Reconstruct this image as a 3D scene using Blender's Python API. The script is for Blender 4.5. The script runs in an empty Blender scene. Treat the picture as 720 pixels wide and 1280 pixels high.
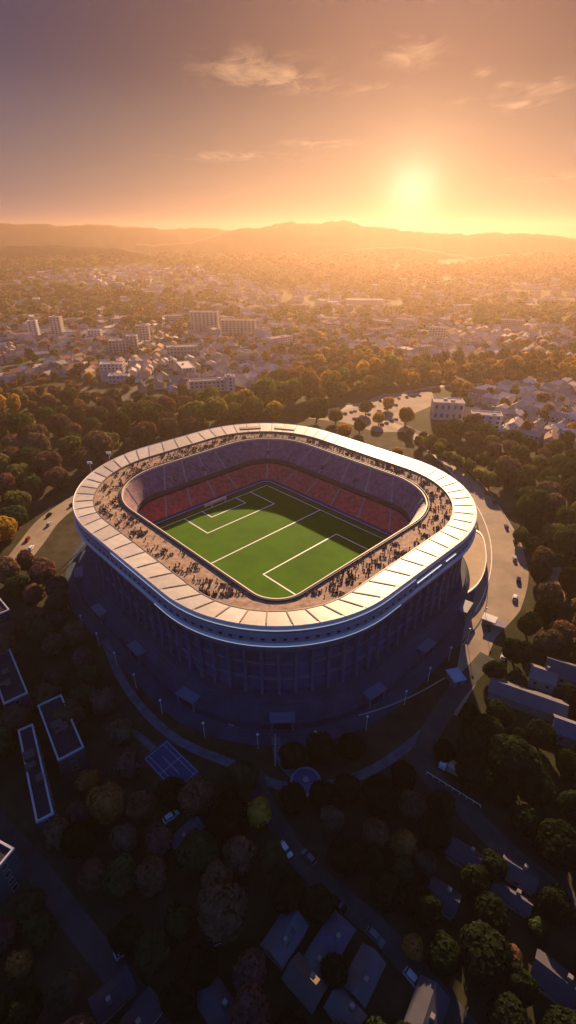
import bpy, bmesh, math, random
import numpy as np
from mathutils import Vector, Matrix
random.seed(7); RNG = np.random.default_rng(11)
R = math.radians
S = bpy.context.scene
COL = S.collection
PI = math.pi

# ------------------------------------------------------------------ camera
F = 614.0; TH = math.atan(335 / F); HC = 135.2
cam = bpy.data.cameras.new('camera'); camo = bpy.data.objects.new('camera', cam); COL.objects.link(camo)
cam.sensor_fit = 'VERTICAL'; cam.sensor_height = 24.0; cam.sensor_width = 13.5
cam.lens = 24.0 * F / 1280; cam.clip_start = 1.0; cam.clip_end = 40000
camo.location = (0, 0, HC); camo.rotation_euler = (PI / 2 - TH, 0, 0)
S.camera = camo
CT, ST = math.cos(TH), math.sin(TH)

def at(px, py, z=0.0):
    """ground (or height z) point seen at photograph pixel"""
    u = (px - 360) / F; v = (640 - py) / F
    d = (u, CT + v * ST, -ST + v * CT); t = (z - HC) / d[2]
    return (d[0] * t, d[1] * t)

def proj(x, y, z=0.0):
    dz = z - HC
    dep = y * CT - dz * ST; up = y * ST + dz * CT
    if dep < 1: return (-9999, 9999, 1)
    return (360 + F * x / dep, 640 - F * up / dep, dep)

# ------------------------------------------------------------------ materials
MATS = {}
def mat(name, col, rough=0.8, spec=0.3, var=0.0, scale=0.2, metal=0.0, col2=None, emit=0, bump=0.0, detail=4):
    if name in MATS: return MATS[name]
    m = bpy.data.materials.new(name); m.use_nodes = True
    nt = m.node_tree; b = nt.nodes['Principled BSDF']
    b.inputs['Roughness'].default_value = rough; b.inputs['Metallic'].default_value = metal
    b.inputs['Specular IOR Level'].default_value = spec
    b.inputs['Base Color'].default_value = (*col, 1)
    if emit:
        b.inputs['Emission Color'].default_value = (*col, 1); b.inputs['Emission Strength'].default_value = emit
    if var or col2:
        tc = nt.nodes.new('ShaderNodeTexCoord'); n = nt.nodes.new('ShaderNodeTexNoise')
        n.inputs['Scale'].default_value = scale; n.inputs['Detail'].default_value = detail; n.inputs['Roughness'].default_value = 0.65
        nt.links.new(tc.outputs['Object'], n.inputs['Vector'])
        rp = nt.nodes.new('ShaderNodeValToRGB')
        c2 = col2 or tuple(c * (1 - var) for c in col); c1 = col if col2 else tuple(min(1, c * (1 + var)) for c in col)
        rp.color_ramp.elements[0].position = 0.35; rp.color_ramp.elements[1].position = 0.65
        rp.color_ramp.elements[0].color = (*c2, 1); rp.color_ramp.elements[1].color = (*c1, 1)
        nt.links.new(n.outputs['Fac'], rp.inputs['Fac']); nt.links.new(rp.outputs['Color'], b.inputs['Base Color'])
        if bump:
            bp = nt.nodes.new('ShaderNodeBump'); bp.inputs['Strength'].default_value = bump; bp.inputs['Distance'].default_value = 0.3
            nt.links.new(n.outputs['Fac'], bp.inputs['Height']); nt.links.new(bp.outputs['Normal'], b.inputs['Normal'])
    MATS[name] = m
    return m

def tint_mat(name, source, rough=0.8, transl=0.0, var=0.35, scale=0.35):
    """base colour from the object's own colour ('object') or a per-item colour attribute ('attr')"""
    m = bpy.data.materials.new(name); m.use_nodes = True
    nt = m.node_tree; nt.nodes.clear()
    out = nt.nodes.new('ShaderNodeOutputMaterial')
    if source == 'object':
        a = nt.nodes.new('ShaderNodeObjectInfo'); cs = a.outputs['Color']
    else:
        a = nt.nodes.new('ShaderNodeAttribute'); a.attribute_name = 'tint'; cs = a.outputs['Color']
    g = nt.nodes.new('ShaderNodeNewGeometry'); n = nt.nodes.new('ShaderNodeTexNoise'); n.inputs['Scale'].default_value = scale
    n.inputs['Detail'].default_value = 3
    nt.links.new(g.outputs['Position'], n.inputs['Vector'])
    mr = nt.nodes.new('ShaderNodeMapRange'); mr.inputs['From Min'].default_value = 0.3; mr.inputs['From Max'].default_value = 0.7
    mr.inputs['To Min'].default_value = 1 - var; mr.inputs['To Max'].default_value = 1 + var
    nt.links.new(n.outputs['Fac'], mr.inputs['Value'])
    mx = nt.nodes.new('ShaderNodeVectorMath'); mx.operation = 'SCALE'
    nt.links.new(cs, mx.inputs[0]); nt.links.new(mr.outputs['Result'], mx.inputs['Scale'])
    d = nt.nodes.new('ShaderNodeBsdfDiffuse'); nt.links.new(mx.outputs[0], d.inputs['Color'])
    last = d.outputs[0]
    if transl:
        t = nt.nodes.new('ShaderNodeBsdfTranslucent'); nt.links.new(mx.outputs[0], t.inputs['Color'])
        ms = nt.nodes.new('ShaderNodeMixShader'); ms.inputs[0].default_value = transl
        nt.links.new(last, ms.inputs[1]); nt.links.new(t.outputs[0], ms.inputs[2]); last = ms.outputs[0]
    nt.links.new(last, out.inputs['Surface'])
    MATS[name] = m
    return m

LEAF = tint_mat('foliage', 'object', transl=0.44)
LEAFS = tint_mat('foliage_mass', 'attr', transl=0.44)
TINT = tint_mat('painted_wall', 'object', var=0.12, scale=0.25)
TINTS = tint_mat('town_surface', 'attr', var=0.12, scale=0.2)
BARK = mat('bark', (0.07, 0.05, 0.035), 0.9, 0.1, 0.3, 1.0)
TILE = mat('roof_tiles', (0.26, 0.16, 0.13), 0.8, 0.2, 0.35, 0.35, col2=(0.15, 0.10, 0.09))
SLATE = mat('roof_slate', (0.17, 0.155, 0.16), 0.6, 0.4, 0.3, 0.4)
GLASS = mat('window_glass', (0.02, 0.025, 0.035), 0.08, 0.6)
WHITE = mat('white_paint', (0.8, 0.79, 0.77), 0.5, 0.4)
ASPH = mat('asphalt', (0.055, 0.053, 0.052), 0.9, 0.25, 0.3, 0.12)
PAVE = mat('pale_paving', (0.29, 0.22, 0.155), 0.85, 0.3, 0.22, 0.06)
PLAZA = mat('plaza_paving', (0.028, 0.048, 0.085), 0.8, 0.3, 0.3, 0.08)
DARKM = mat('dark_metal', (0.04, 0.04, 0.045), 0.5, 0.4)
CONC = mat('concrete', (0.33, 0.31, 0.29), 0.8, 0.3, 0.15, 0.3)

# ------------------------------------------------------------------ object helpers
def link(name, me, parent=None):
    o = bpy.data.objects.new(name, me); COL.objects.link(o)
    if parent: o.parent = parent
    return o
def tag(o, label=None, cat=None, group=None, kind=None):
    if label: o['label'] = label
    if cat: o['category'] = cat
    if group: o['group'] = group
    if kind: o['kind'] = kind
    return o
def empty(name, loc=(0, 0, 0), rz=0.0):
    o = link(name, None); o.location = loc; o.rotation_euler.z = rz; o.empty_display_size = 1
    return o
def mesh(name, verts, faces, mats, mi=None, smooth=False):
    me = bpy.data.meshes.new(name); me.from_pydata([tuple(v) for v in verts], [], [tuple(f) for f in faces])
    for m in (mats if isinstance(mats, (list, tuple)) else [mats]): me.materials.append(m)
    if mi: me.polygons.foreach_set('material_index', mi)
    if smooth: me.polygons.foreach_set('use_smooth', [True] * len(me.polygons))
    me.update(); return me
class MB:
    """collects shapes for ONE mesh"""
    def __init__(s): s.v = []; s.f = []; s.mi = []
    def add(s, vs, fs, m=0):
        b = len(s.v); s.v += [tuple(v) for v in vs]; s.f += [tuple(i + b for i in f) for f in fs]; s.mi += [m] * len(fs); return s
    def box(s, x0, x1, y0, y1, z0, z1, m=0, M=None):
        vs = [(x, y, z) for z in (z0, z1) for y in (y0, y1) for x in (x0, x1)]
        if M: vs = [tuple(M @ Vector(v)) for v in vs]
        return s.add(vs, [(0, 2, 3, 1), (4, 5, 7, 6), (0, 1, 5, 4), (2, 6, 7, 3), (0, 4, 6, 2), (1, 3, 7, 5)], m)
    def tube(s, p, q, r0, r1, n=8, m=0, cap=True):
        p, q = Vector(p), Vector(q); d = (q - p).normalized()
        a = d.orthogonal().normalized(); b = d.cross(a)
        vs = []
        for c, r in ((p, r0), (q, r1)):
            for i in range(n):
                t = 2 * PI * i / n; vs.append(c + (a * math.cos(t) + b * math.sin(t)) * r)
        fs = [(i, (i + 1) % n, n + (i + 1) % n, n + i) for i in range(n)]
        if cap: fs += [tuple(range(n - 1, -1, -1)), tuple(range(n, 2 * n))]
        return s.add(vs, fs, m)
    def prism(s, poly, z0, z1, m=0):
        n = len(poly); vs = [(x, y, z0) for x, y in poly] + [(x, y, z1) for x, y in poly]
        fs = [(i, (i + 1) % n, n + (i + 1) % n, n + i) for i in range(n)] + [tuple(range(n - 1, -1, -1)), tuple(range(n, 2 * n))]
        return s.add(vs, fs, m)
    def me(s, name, mats, smooth=False): return mesh(name, s.v, s.f, mats, s.mi, smooth)
    def build(s, name, mats, parent=None, smooth=False): return link(name, s.me(name, mats, smooth), parent)
def bevel(o, w=0.15, seg=2):
    b = o.modifiers.new('bevel', 'BEVEL'); b.width = w; b.segments = seg; b.limit_method = 'ANGLE'
    return o

# ------------------------------------------------------------------ sky, sun, haze
SUN_EL, SUN_AZ = R(19.5), R(12.0)          # azimuth measured from +Y towards +X
w = bpy.data.worlds.new('World'); S.world = w; w.use_nodes = True
nt = w.node_tree; nt.nodes.clear()
N = nt.nodes.new; L = nt.links.new
out = N('ShaderNodeOutputWorld'); bg = N('ShaderNodeBackground'); L(bg.outputs[0], out.inputs[0])
sky = N('ShaderNodeTexSky'); sky.sky_type = 'NISHITA'; sky.sun_disc = False
sky.sun_elevation = SUN_EL; sky.sun_rotation = SUN_AZ; sky.dust_density = 4.0; sky.air_density = 1.0; sky.altitude = 100
tc = N('ShaderNodeTexCoord'); nrm = N('ShaderNodeVectorMath'); nrm.operation = 'NORMALIZE'; L(tc.outputs['Generated'], nrm.inputs[0])
sep = N('ShaderNodeSeparateXYZ'); L(nrm.outputs[0], sep.inputs[0])
def math_(op, a, b=None, clamp=False):
    n = N('ShaderNodeMath'); n.operation = op; n.use_clamp = clamp
    for i, x in enumerate((a, b)):
        if x is None: continue
        if isinstance(x, (int, float)): n.inputs[i].default_value = x
        else: L(x, n.inputs[i])
    return n.outputs[0]
def mixc(kind, fac, a, b):
    n = N('ShaderNodeMix'); n.data_type = 'RGBA'; n.blend_type = kind
    if isinstance(fac, (int, float)): n.inputs[0].default_value = fac
    else: L(fac, n.inputs[0])
    for i, x in ((6, a), (7, b)):
        if isinstance(x, tuple): n.inputs[i].default_value = (*x, 1)
        else: L(x, n.inputs[i])
    return n.outputs[2]
elev = math_('ARCSINE', sep.outputs[2])                         # radians
ef = math_('DIVIDE', math_('MAXIMUM', elev, 0.0), PI / 2)
GR = N('ShaderNodeValToRGB'); L(ef, GR.inputs['Fac'])           # the evening sky: golden near the horizon, mauve, then deep blue overhead
cr = GR.color_ramp
cr.elements[0].position = 0.0; cr.elements[1].position = 1.0
stops = [(0.0, (0.24, 0.122, 0.060)), (0.03, (0.115, 0.072, 0.052)), (0.06, (0.090, 0.064, 0.047)), (0.11, (0.042, 0.035, 0.033)), (0.145, (0.010, 0.011, 0.016)),
         (0.17, (0.006, 0.006, 0.012)), (0.30, (0.003, 0.004, 0.010)), (1.0, (0.003, 0.005, 0.012))]
cr.elements[0].color = (*stops[0][1], 1); cr.elements[1].color = (*stops[-1][1], 1)
for p, c in stops[1:-1]:
    e = cr.elements.new(p); e.color = (*c, 1)
# brighter on the sunward side, darker and cooler to the left
GL_EL, GL_AZ = R(4.6), R(12.0)
gd = (math.sin(GL_AZ) * math.cos(GL_EL), math.cos(GL_AZ) * math.cos(GL_EL), math.sin(GL_EL))
dt = N('ShaderNodeVectorMath'); dt.operation = 'DOT_PRODUCT'; L(nrm.outputs[0], dt.inputs[0]); dt.inputs[1].default_value = gd
dp = math_('MAXIMUM', dt.outputs['Value'], 0.0)
side = math_('ADD', 0.42, math_('MULTIPLY', 0.75, math_('POWER', dp, 5.0)))
base = mixc('MULTIPLY', 1.0, GR.outputs[0], (1, 1, 1))
sc = N('ShaderNodeVectorMath'); sc.operation = 'SCALE'; L(base, sc.inputs[0]); L(side, sc.inputs['Scale'])
# physical sky, tinted by the evening air
nsk = N('ShaderNodeVectorMath'); nsk.operation = 'MULTIPLY'; L(sky.outputs[0], nsk.inputs[0]); nsk.inputs[1].default_value = (0.0004, 0.0003, 0.0005)
s1 = N('ShaderNodeVectorMath'); s1.operation = 'ADD'; L(sc.outputs[0], s1.inputs[0]); L(nsk.outputs[0], s1.inputs[1])
# sun glow lobes
def lobe(power, col):
    n = N('ShaderNodeVectorMath'); n.operation = 'SCALE'; n.inputs[0].default_value = col
    L(math_('POWER', dp, power), n.inputs['Scale']); return n.outputs[0]
# the blue dusk vault, strongest away from the sun
bl = N('ShaderNodeVectorMath'); bl.operation = 'SCALE'; bl.inputs[0].default_value = (0.010, 0.044, 0.150)
L(math_('SUBTRACT', 1.0, dp), bl.inputs['Scale'])
s2 = N('ShaderNodeVectorMath'); s2.operation = 'ADD'; L(s1.outputs[0], s2.inputs[0]); L(bl.outputs[0], s2.inputs[1])
acc = s2.outputs[0]
for pw, c in ((30, (0.030, 0.014, 0.005)), (110, (0.05, 0.028, 0.010)), (420, (0.11, 0.075, 0.032)), (1500, (0.13, 0.12, 0.09))):
    n = N('ShaderNodeVectorMath'); n.operation = 'ADD'; L(acc, n.inputs[0]); L(lobe(pw, c), n.inputs[1]); acc = n.outputs[0]
# thin streaky clouds, high up
mp = N('ShaderNodeVectorMath'); mp.operation = 'DIVIDE'; L(nrm.outputs[0], mp.inputs[0])
cz = N('ShaderNodeCombineXYZ'); zc = math_('MAXIMUM', sep.outputs[2], 0.03)
for i in range(3): L(zc, cz.inputs[i])
L(cz.outputs[0], mp.inputs[1])
mpp = N('ShaderNodeMapping'); mpp.inputs['Scale'].default_value = (2.2, 1.5, 1); mpp.inputs['Location'].default_value = (3.1, 1.7, 0)
mpp.inputs['Rotation'].default_value = (0, 0, R(8))
L(mp.outputs[0], mpp.inputs['Vector'])
cn = N('ShaderNodeTexNoise'); cn.inputs['Scale'].default_value = 1.6; cn.inputs['Detail'].default_value = 7; cn.inputs['Roughness'].default_value = 0.62
cn.inputs['Distortion'].default_value = 0.6
L(mpp.outputs[0], cn.inputs['Vector'])
cm = N('ShaderNodeMapRange'); cm.inputs['From Min'].default_value = 0.44; cm.inputs['From Max'].default_value = 0.66; L(cn.outputs['Fac'], cm.inputs['Value'])
az = math_('ARCTAN2', sep.outputs[0], sep.outputs[1]); patch = None
for px, py, sx, sy in ((312, 84, .075, .020), (350, 100, .06, .010), (512, 66, .045, .016), (440, 112, .07, .006), (600, 128, .03, .006), (655, 131, .035, .007), (606, 91, .012, .005), (632, 106, .012, .004), (680, 110, .04, .007), (300, 196, .09, .006), (690, 222, .06, .005), (400, 180, .06, .006), (697, 98, .007, .005)):
    u_, v_ = (px - 360) / F, (640 - py) / F; d_ = Vector((u_, CT + v_ * ST, -ST + v_ * CT)).normalized()
    a_ = math_('POWER', math_('DIVIDE', math_('SUBTRACT', az, math.atan2(d_.x, d_.y)), sx), 2.0); b_ = math_('POWER', math_('DIVIDE', math_('SUBTRACT', elev, math.asin(d_.z)), sy), 2.0)
    g_ = math_('EXPONENT', math_('MULTIPLY', math_('ADD', a_, b_), -1.0))
    patch = g_ if patch is None else math_('ADD', patch, g_)
cf = math_('MULTIPLY', math_('MULTIPLY', cm.outputs[0], patch), 0.5, True)
fin = mixc('MIX', cf, acc, (0.34, 0.205, 0.115))
fs_ = N('ShaderNodeVectorMath'); fs_.operation = 'SCALE'; L(fin, fs_.inputs[0]); fs_.inputs['Scale'].default_value = 10.0
L(fs_.outputs[0], bg.inputs['Color']); bg.inputs['Strength'].default_value = 0.1

sl = bpy.data.lights.new('sun', 'SUN'); sl.energy = 5.0; sl.angle = R(0.6); sl.color = (1.0, 0.635, 0.34)
so = bpy.data.objects.new('sun', sl); COL.objects.link(so)
sdir = Vector((math.sin(SUN_AZ) * math.cos(SUN_EL), math.cos(SUN_AZ) * math.cos(SUN_EL), math.sin(SUN_EL)))
so.rotation_euler = sdir.to_track_quat('Z', 'Y').to_euler(); so.location = (200, 900, 600)

hz = MB().box(-3000, 3000, -1000, 3100, -1.2, 234).build('haze', [])
tag(hz, kind='stuff')
hm = bpy.data.materials.new('haze'); hm.use_nodes = True; hn = hm.node_tree; hn.nodes.clear()
ho = hn.nodes.new('ShaderNodeOutputMaterial'); pv = hn.nodes.new('ShaderNodeVolumePrincipled')
pv.inputs['Color'].default_value = (0.86, 0.60, 0.42, 1); pv.inputs['Density'].default_value = 0.00015; pv.inputs['Anisotropy'].default_value = 0.61
hn.links.new(pv.outputs[0], ho.inputs['Volume']); hz.data.materials.append(hm)

# ------------------------------------------------------------------ ground and hills
gm = bpy.data.materials.new('ground'); gm.use_nodes = True
gn = gm.node_tree; gb = gn.nodes['Principled BSDF']; gb.inputs['Roughness'].default_value = 0.95; gb.inputs['Specular IOR Level'].default_value = 0.1
gt = gn.nodes.new('ShaderNodeTexCoord')
def gnoise(sc, det): 
    n = gn.nodes.new('ShaderNodeTexNoise'); n.inputs['Scale'].default_value = sc; n.inputs['Detail'].default_value = det
    gn.links.new(gt.outputs['Object'], n.inputs['Vector']); return n
def gramp(src, els):
    r = gn.nodes.new('ShaderNodeValToRGB'); r.color_ramp.elements[0].position = els[0][0]; r.color_ramp.elements[0].color = (*els[0][1], 1)
    r.color_ramp.elements[1].position = els[-1][0]; r.color_ramp.elements[1].color = (*els[-1][1], 1)
    for p, c in els[1:-1]:
        e = r.color_ramp.elements.new(p); e.color = (*c, 1)
    gn.links.new(src, r.inputs['Fac']); return r.outputs[0]
g1 = gramp(gnoise(0.012, 6).outputs['Fac'], [(0.35, (0.035, 0.045, 0.018)), (0.5, (0.06, 0.055, 0.028)), (0.62, (0.09, 0.075, 0.05)), (0.72, (0.12, 0.10, 0.085))])
g2 = gramp(gnoise(0.15, 5).outputs['Fac'], [(0.3, (0.42, 0.42, 0.42)), (0.7, (0.95, 0.9, 0.82))])
gx = gn.nodes.new('ShaderNodeMix'); gx.data_type = 'RGBA'; gx.blend_type = 'MULTIPLY'; gx.inputs[0].default_value = 1
gn.links.new(g1, gx.inputs[6]); gn.links.new(g2, gx.inputs[7]); gn.links.new(gx.outputs[2], gb.inputs['Base Color'])
def gz(x, y):
    """the plain rises gently towards the hills"""
    t = min(1.0, max(0.0, (y - 1150) / 950)); return 84 * t ** 1.5
_ys = [-900, 0, 600, 1150] + [1150 + 950 * k / 24 for k in range(1, 25)] + [2500, 3000]; _xs = [-2900, -1400, 0, 1400, 2900]
tag(link('ground', mesh('ground', [(x, y, gz(x, y)) for y in _ys for x in _xs], [(5 * j + i, 5 * j + i + 1, 5 * j + i + 6, 5 * j + i + 5) for j in range(len(_ys) - 1) for i in range(4)], gm)), kind='structure')

HILL = mat('hill_woodland', (0.07, 0.06, 0.035), 0.95, 0.1, 0.35, 0.004)
def ridge(name, y, depth, prof, seed, rough=1.0):
    """a range of hills: prof gives (photograph x, y of the skyline) at distance y"""
    rr = np.random.default_rng(seed)
    nx, ny = 160, 14
    pxs = np.linspace(prof[0][0], prof[-1][0], nx)
    sky_y = np.interp(pxs, [p[0] for p in prof], [p[1] for p in prof])
    ph = rr.uniform(0, 6.28, 12); fr = np.array([1, 2, 3, 5, 8, 13, 17, 23, 31, 41, 53, 67]) * 0.008
    vs, fs = [], []
    for j in range(ny + 1):
        q = j / ny; g = math.sin(PI * min(1, q * 1.0)) ** 1.2 if q < 1 else 0
        for i, px in enumerate(pxs):
            u = (px - 360) / F; v = (640 - sky_y[i]) / F
            t = y / (CT + v * ST); x = u * t; h = HC + (-ST + v * CT) * t
            yy = y + (q - 0.5) * depth
            wob = sum(math.sin(fr[k] * px * 6 + ph[k] + q * (2 + k)) / (k + 1.5) for k in range(12)) * 0.03 * rough
            vs.append((x * yy / y, yy, -0.6 + max(0.0, h) * g * (1 + wob)))
    for j in range(ny):
        for i in range(nx - 1):
            a = j * nx + i; fs.append((a, a + 1, a + nx + 1, a + nx))
    tag(link(name, mesh(name, vs, fs, HILL, smooth=True)), kind='structure')
ridge('hills', 2750, 500, [(-140, 284), (0, 280), (60, 279), (130, 282), (200, 284), (290, 287), (400, 290), (600, 294), (720, 297), (900, 299)], 3)
ridge('hills', 2420, 420, [(170, 306), (240, 302), (290, 289), (330, 281), (365, 276), (390, 279), (430, 277), (470, 281), (510, 288), (560, 293), (610, 289), (660, 292), (700, 296), (760, 297), (880, 304)], 4)
ridge('hills', 2120, 240, [(-160, 322), (-100, 316), (-30, 311), (30, 307), (80, 305), (130, 308), (170, 314), (215, 322), (250, 332)], 5)
ridge('hills', 2160, 240, [(300, 332), (335, 322), (360, 313), (400, 309), (450, 311), (500, 309), (540, 312), (575, 318), (600, 325), (630, 333)], 8)
ridge('hills', 2100, 240, [(540, 333), (580, 324), (610, 319), (650, 317), (700, 319), (740, 318), (800, 320), (880, 335)], 9)

# ------------------------------------------------------------------ stadium
CX, CY = -7.0, 200.0
UX, UY, VX, VY = 0.716, 0.698, 0.698, -0.716
PZ = 18.0                                                     # level of the pitch above the street
def W(u, v): return (CX + u * UX + v * VX, CY + u * UY + v * VY)
NS, NC = 26, 22                                               # samples per side and per corner
def loop(u0, u1, v0, v1, r):
    """rounded rectangle in the stadium's own axes; r = radii at (left, far, right, near) corners"""
    rl, rf, rr_, rn = r; pts = []
    def side(a, b): return [(a[0] + (b[0] - a[0]) * i / NS, a[1] + (b[1] - a[1]) * i / NS) for i in range(NS)]
    def arc(c, r, a0): return [(c[0] + r * math.cos(a0 + PI / 2 * i / NC), c[1] + r * math.sin(a0 + PI / 2 * i / NC)) for i in range(NC)]
    pts += side((u0 + rl, v0), (u1 - rf, v0)); pts += arc((u1 - rf, v0 + rf), rf, -PI / 2)
    pts += side((u1, v0 + rf), (u1, v1 - rr_)); pts += arc((u1 - rr_, v1 - rr_), rr_, 0)
    pts += side((u1 - rr_, v1), (u0 + rn, v1)); pts += arc((u0 + rn, v1 - rn), rn, PI / 2)
    pts += side((u0, v1 - rn), (u0, v0 + rl)); pts += arc((u0 + rl, v0 + rl), rl, PI)
    return np.array(pts)
NL = 4 * (NS + NC)
OUTER = loop(-76, 76, -87, 82, (64, 54, 58, 50))
RIN = loop(-67.3, 64, -74, 72.3, (48, 45, 44, 36))
RIM = loop(-54.5, 55, -62, 60.5, (33, 32, 33, 11))
i_n0 = 2 * (NS + NC) + NS; i_n1 = i_n0 + NC                    # the near corner
PER = loop(-43, 32, -40, 48, (5, 5, 5, 5))
def off(lp, k):
    nxt = np.roll(lp, -1, 0); prv = np.roll(lp, 1, 0); t = nxt - prv; t /= np.linalg.norm(t, axis=1)[:, None]
    n = np.stack([t[:, 1], -t[:, 0]], 1)
    return lp + n * k
def lerp(a, b, t): return a + (b - a) * t
def ev(lp, s):
    s = s % NL; i = int(s); f = s - i
    return lp[i % NL] * (1 - f) + lp[(i + 1) % NL] * f
def ring(mb, prof, m=0, i0=0, i1=None):
    """sweep rings: prof = [(loop, z)], one after the other"""
    full = i1 is None; idx = range(NL) if full else range(i0, i1 + 1)
    k = len(idx); vs = []
    for lp, z in prof:
        for i in idx:
            x, y = W(*lp[i % NL]); vs.append((x, y, z))
    fs = []
    for j in range(len(prof) - 1):
        for i in range(k if full else k - 1):
            n = (i + 1) % k; fs.append((j * k + i, j * k + n, (j + 1) * k + n, (j + 1) * k + i))
    return mb.add(vs, fs, m)

ST_ = empty('stadium', (0, 0, 0))
tag(ST_, 'large stadium with pale panelled ring roof around a green pitch and dark columned facade', 'stadium')

GRASS = mat('pitch_grass', (0.062, 0.175, 0.003), 0.9, 0.10, 0, 0.06, col2=(0.042, 0.13, 0.003), detail=8)
STEEL = mat('roof_panels', (0.6, 0.55, 0.5), 0.46, 0.45)
_n = STEEL.node_tree.nodes; _l = STEEL.node_tree.links
_oi = _n.new('ShaderNodeObjectInfo'); _g = _n.new('ShaderNodeNewGeometry'); _no = _n.new('ShaderNodeTexNoise'); _no.inputs['Scale'].default_value = 0.35; _no.inputs['Detail'].default_value = 6
_mr = _n.new('ShaderNodeMapRange'); _mr.inputs['From Min'].default_value = .3; _mr.inputs['From Max'].default_value = .7; _mr.inputs['To Min'].default_value = .86; _mr.inputs['To Max'].default_value = 1.08
_vm = _n.new('ShaderNodeVectorMath'); _vm.operation = 'SCALE'
_l.new(_g.outputs['Position'], _no.inputs['Vector']); _l.new(_no.outputs['Fac'], _mr.inputs['Value']); _l.new(_oi.outputs['Color'], _vm.inputs[0]); _l.new(_mr.outputs['Result'], _vm.inputs['Scale']); _l.new(_vm.outputs[0], _n['Principled BSDF'].inputs['Base Color'])
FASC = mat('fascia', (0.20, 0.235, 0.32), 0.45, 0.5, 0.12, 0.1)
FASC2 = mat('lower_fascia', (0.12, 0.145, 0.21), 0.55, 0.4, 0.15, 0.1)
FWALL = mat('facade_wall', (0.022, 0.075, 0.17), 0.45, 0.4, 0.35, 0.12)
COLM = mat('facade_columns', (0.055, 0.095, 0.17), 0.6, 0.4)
TERR = mat('terrace_deck', (0.36, 0.25, 0.175), 0.85, 0.2, 0.35, 0.5)
SEATR = mat('red_seats', (0.58, 0.115, 0.105), 0.6, 0.35, 0.35, 0.5, detail=6)
SEATP = mat('plum_seats', (0.28, 0.17, 0.21), 0.6, 0.35, 0.35, 0.4, detail=6)
AISLE = mat('aisle_steps', (0.42, 0.36, 0.34), 0.8, 0.3)
NAVY = mat('navy_boards', (0.025, 0.04, 0.10), 0.5, 0.4)
LED = mat('light_strip', (0.85, 0.92, 1.0), 0.4, 0.3, emit=0.16)
LEDB = mat('bright_light_strip', (0.95, 0.93, 0.95), 0.4, 0.3, emit=0.4)
TRIM = mat('rail_metal', (0.7, 0.66, 0.6), 0.35, 0.5)
SOIL = mat('stand_concrete', (0.12, 0.11, 0.12), 0.85, 0.2, 0.2, 0.3)

# pitch
mb = MB(); ring(mb, [(PER, PZ)]);
pl = [(*W(*p), PZ) for p in PER]
link('pitch', mesh('pitch', pl, [tuple(range(NL))], GRASS), ST_)
def strip(mb, a, b, wd, z, m=0):
    a = Vector(a); b = Vector(b); d = (b - a).normalized(); n = Vector((-d.y, d.x)) * wd / 2; e = d * wd / 2
    mb.add([(*W(*p), z) for p in (a - n - e, b - n + e, b + n + e, a + n - e)], [(0, 1, 2, 3)], m)
mb = MB(); z = PZ + 0.02; lw = 0.6
V0, V1, U0, U1 = -36, 44.5, -40.5, 28.5
segs = [((U0, V0), (U1, V0)), ((U0, V1), (U1, V1)), ((U0, V0), (U0, V1)), ((U1, V0), (U1, V1)), ((U0, 4), (U1, 4)),
        ((-25.5, V0), (-25.5, -17)), ((16.5, V0), (16.5, -17)), ((-25.5, -17), (16.5, -17)),
        ((-15, V0), (-15, -28)), ((6.5, V0), (6.5, -28)), ((-15, -28), (6.5, -28)),
        ((-28.5, V1), (-28.5, 25)), ((16.5, V1), (16.5, 25)), ((-28.5, 25), (16.5, 25))]
for k, (a, b) in enumerate(segs): strip(mb, a, b, lw if k > 3 else 0.45, z + k * 0.0015)
mb.build('pitch_markings', WHITE, ST_)
# boards round the pitch
mb = MB(); ring(mb, [(off(PER, -0.6), PZ), (off(PER, -0.6), PZ + 1.1), (off(PER, -0.25), PZ + 1.1), (off(PER, -0.25), PZ)])
mb.build('perimeter_board', NAVY, ST_)
mb = MB(); ring(mb, [(off(PER, -0.62), PZ + 1.102), (off(PER, -0.62), PZ + 1.25), (off(PER, -0.23), PZ + 1.25), (off(PER, -0.23), PZ + 1.102)])
mb.build('board_trim', mat('board_trim', (0.45, 0.5, 0.6), 0.5, 0.4), ST_)
# stands, with real steps
def tier(name, t0, z0, t1, z1, n, m):
    prof = []
    for k in range(n + 1):
        t = t0 + (t1 - t0) * k / n; zz = z0 + (z1 - z0) * k / n
        prof.append((lerp(PER, RIM, t), zz))
        if k < n: prof.append((lerp(PER, RIM, t), z0 + (z1 - z0) * (k + 1) / n))
    mb = MB(); ring(mb, prof); return mb.build(name, m, ST_)
tier('lower_stand', 0.07, PZ + 1.5, 0.50, PZ + 7.2, 15, SEATR)
tier('upper_stand', 0.485, PZ + 9.8, 0.97, PZ + 17.6, 17, SEATP)
mb = MB(); ring(mb, [(off(PER, 0.0), PZ - 0.1), (lerp(PER, RIM, 0.07), PZ + 1.5)]); mb.build('stand_front_wall', NAVY, ST_)
mb = MB(); ring(mb, [(lerp(PER, RIM, 0.50), PZ + 7.2), (lerp(PER, RIM, 0.56), PZ + 7.25), (lerp(PER, RIM, 0.56), PZ + 9.0), (lerp(PER, RIM, 0.482), PZ + 8.9), (lerp(PER, RIM, 0.482), PZ + 10.5), (lerp(PER, RIM, 0.487), PZ + 10.5)])
mb.build('tier_parapet', mat('tier_parapet', (0.06, 0.05, 0.075), 0.6, 0.3), ST_)
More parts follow.
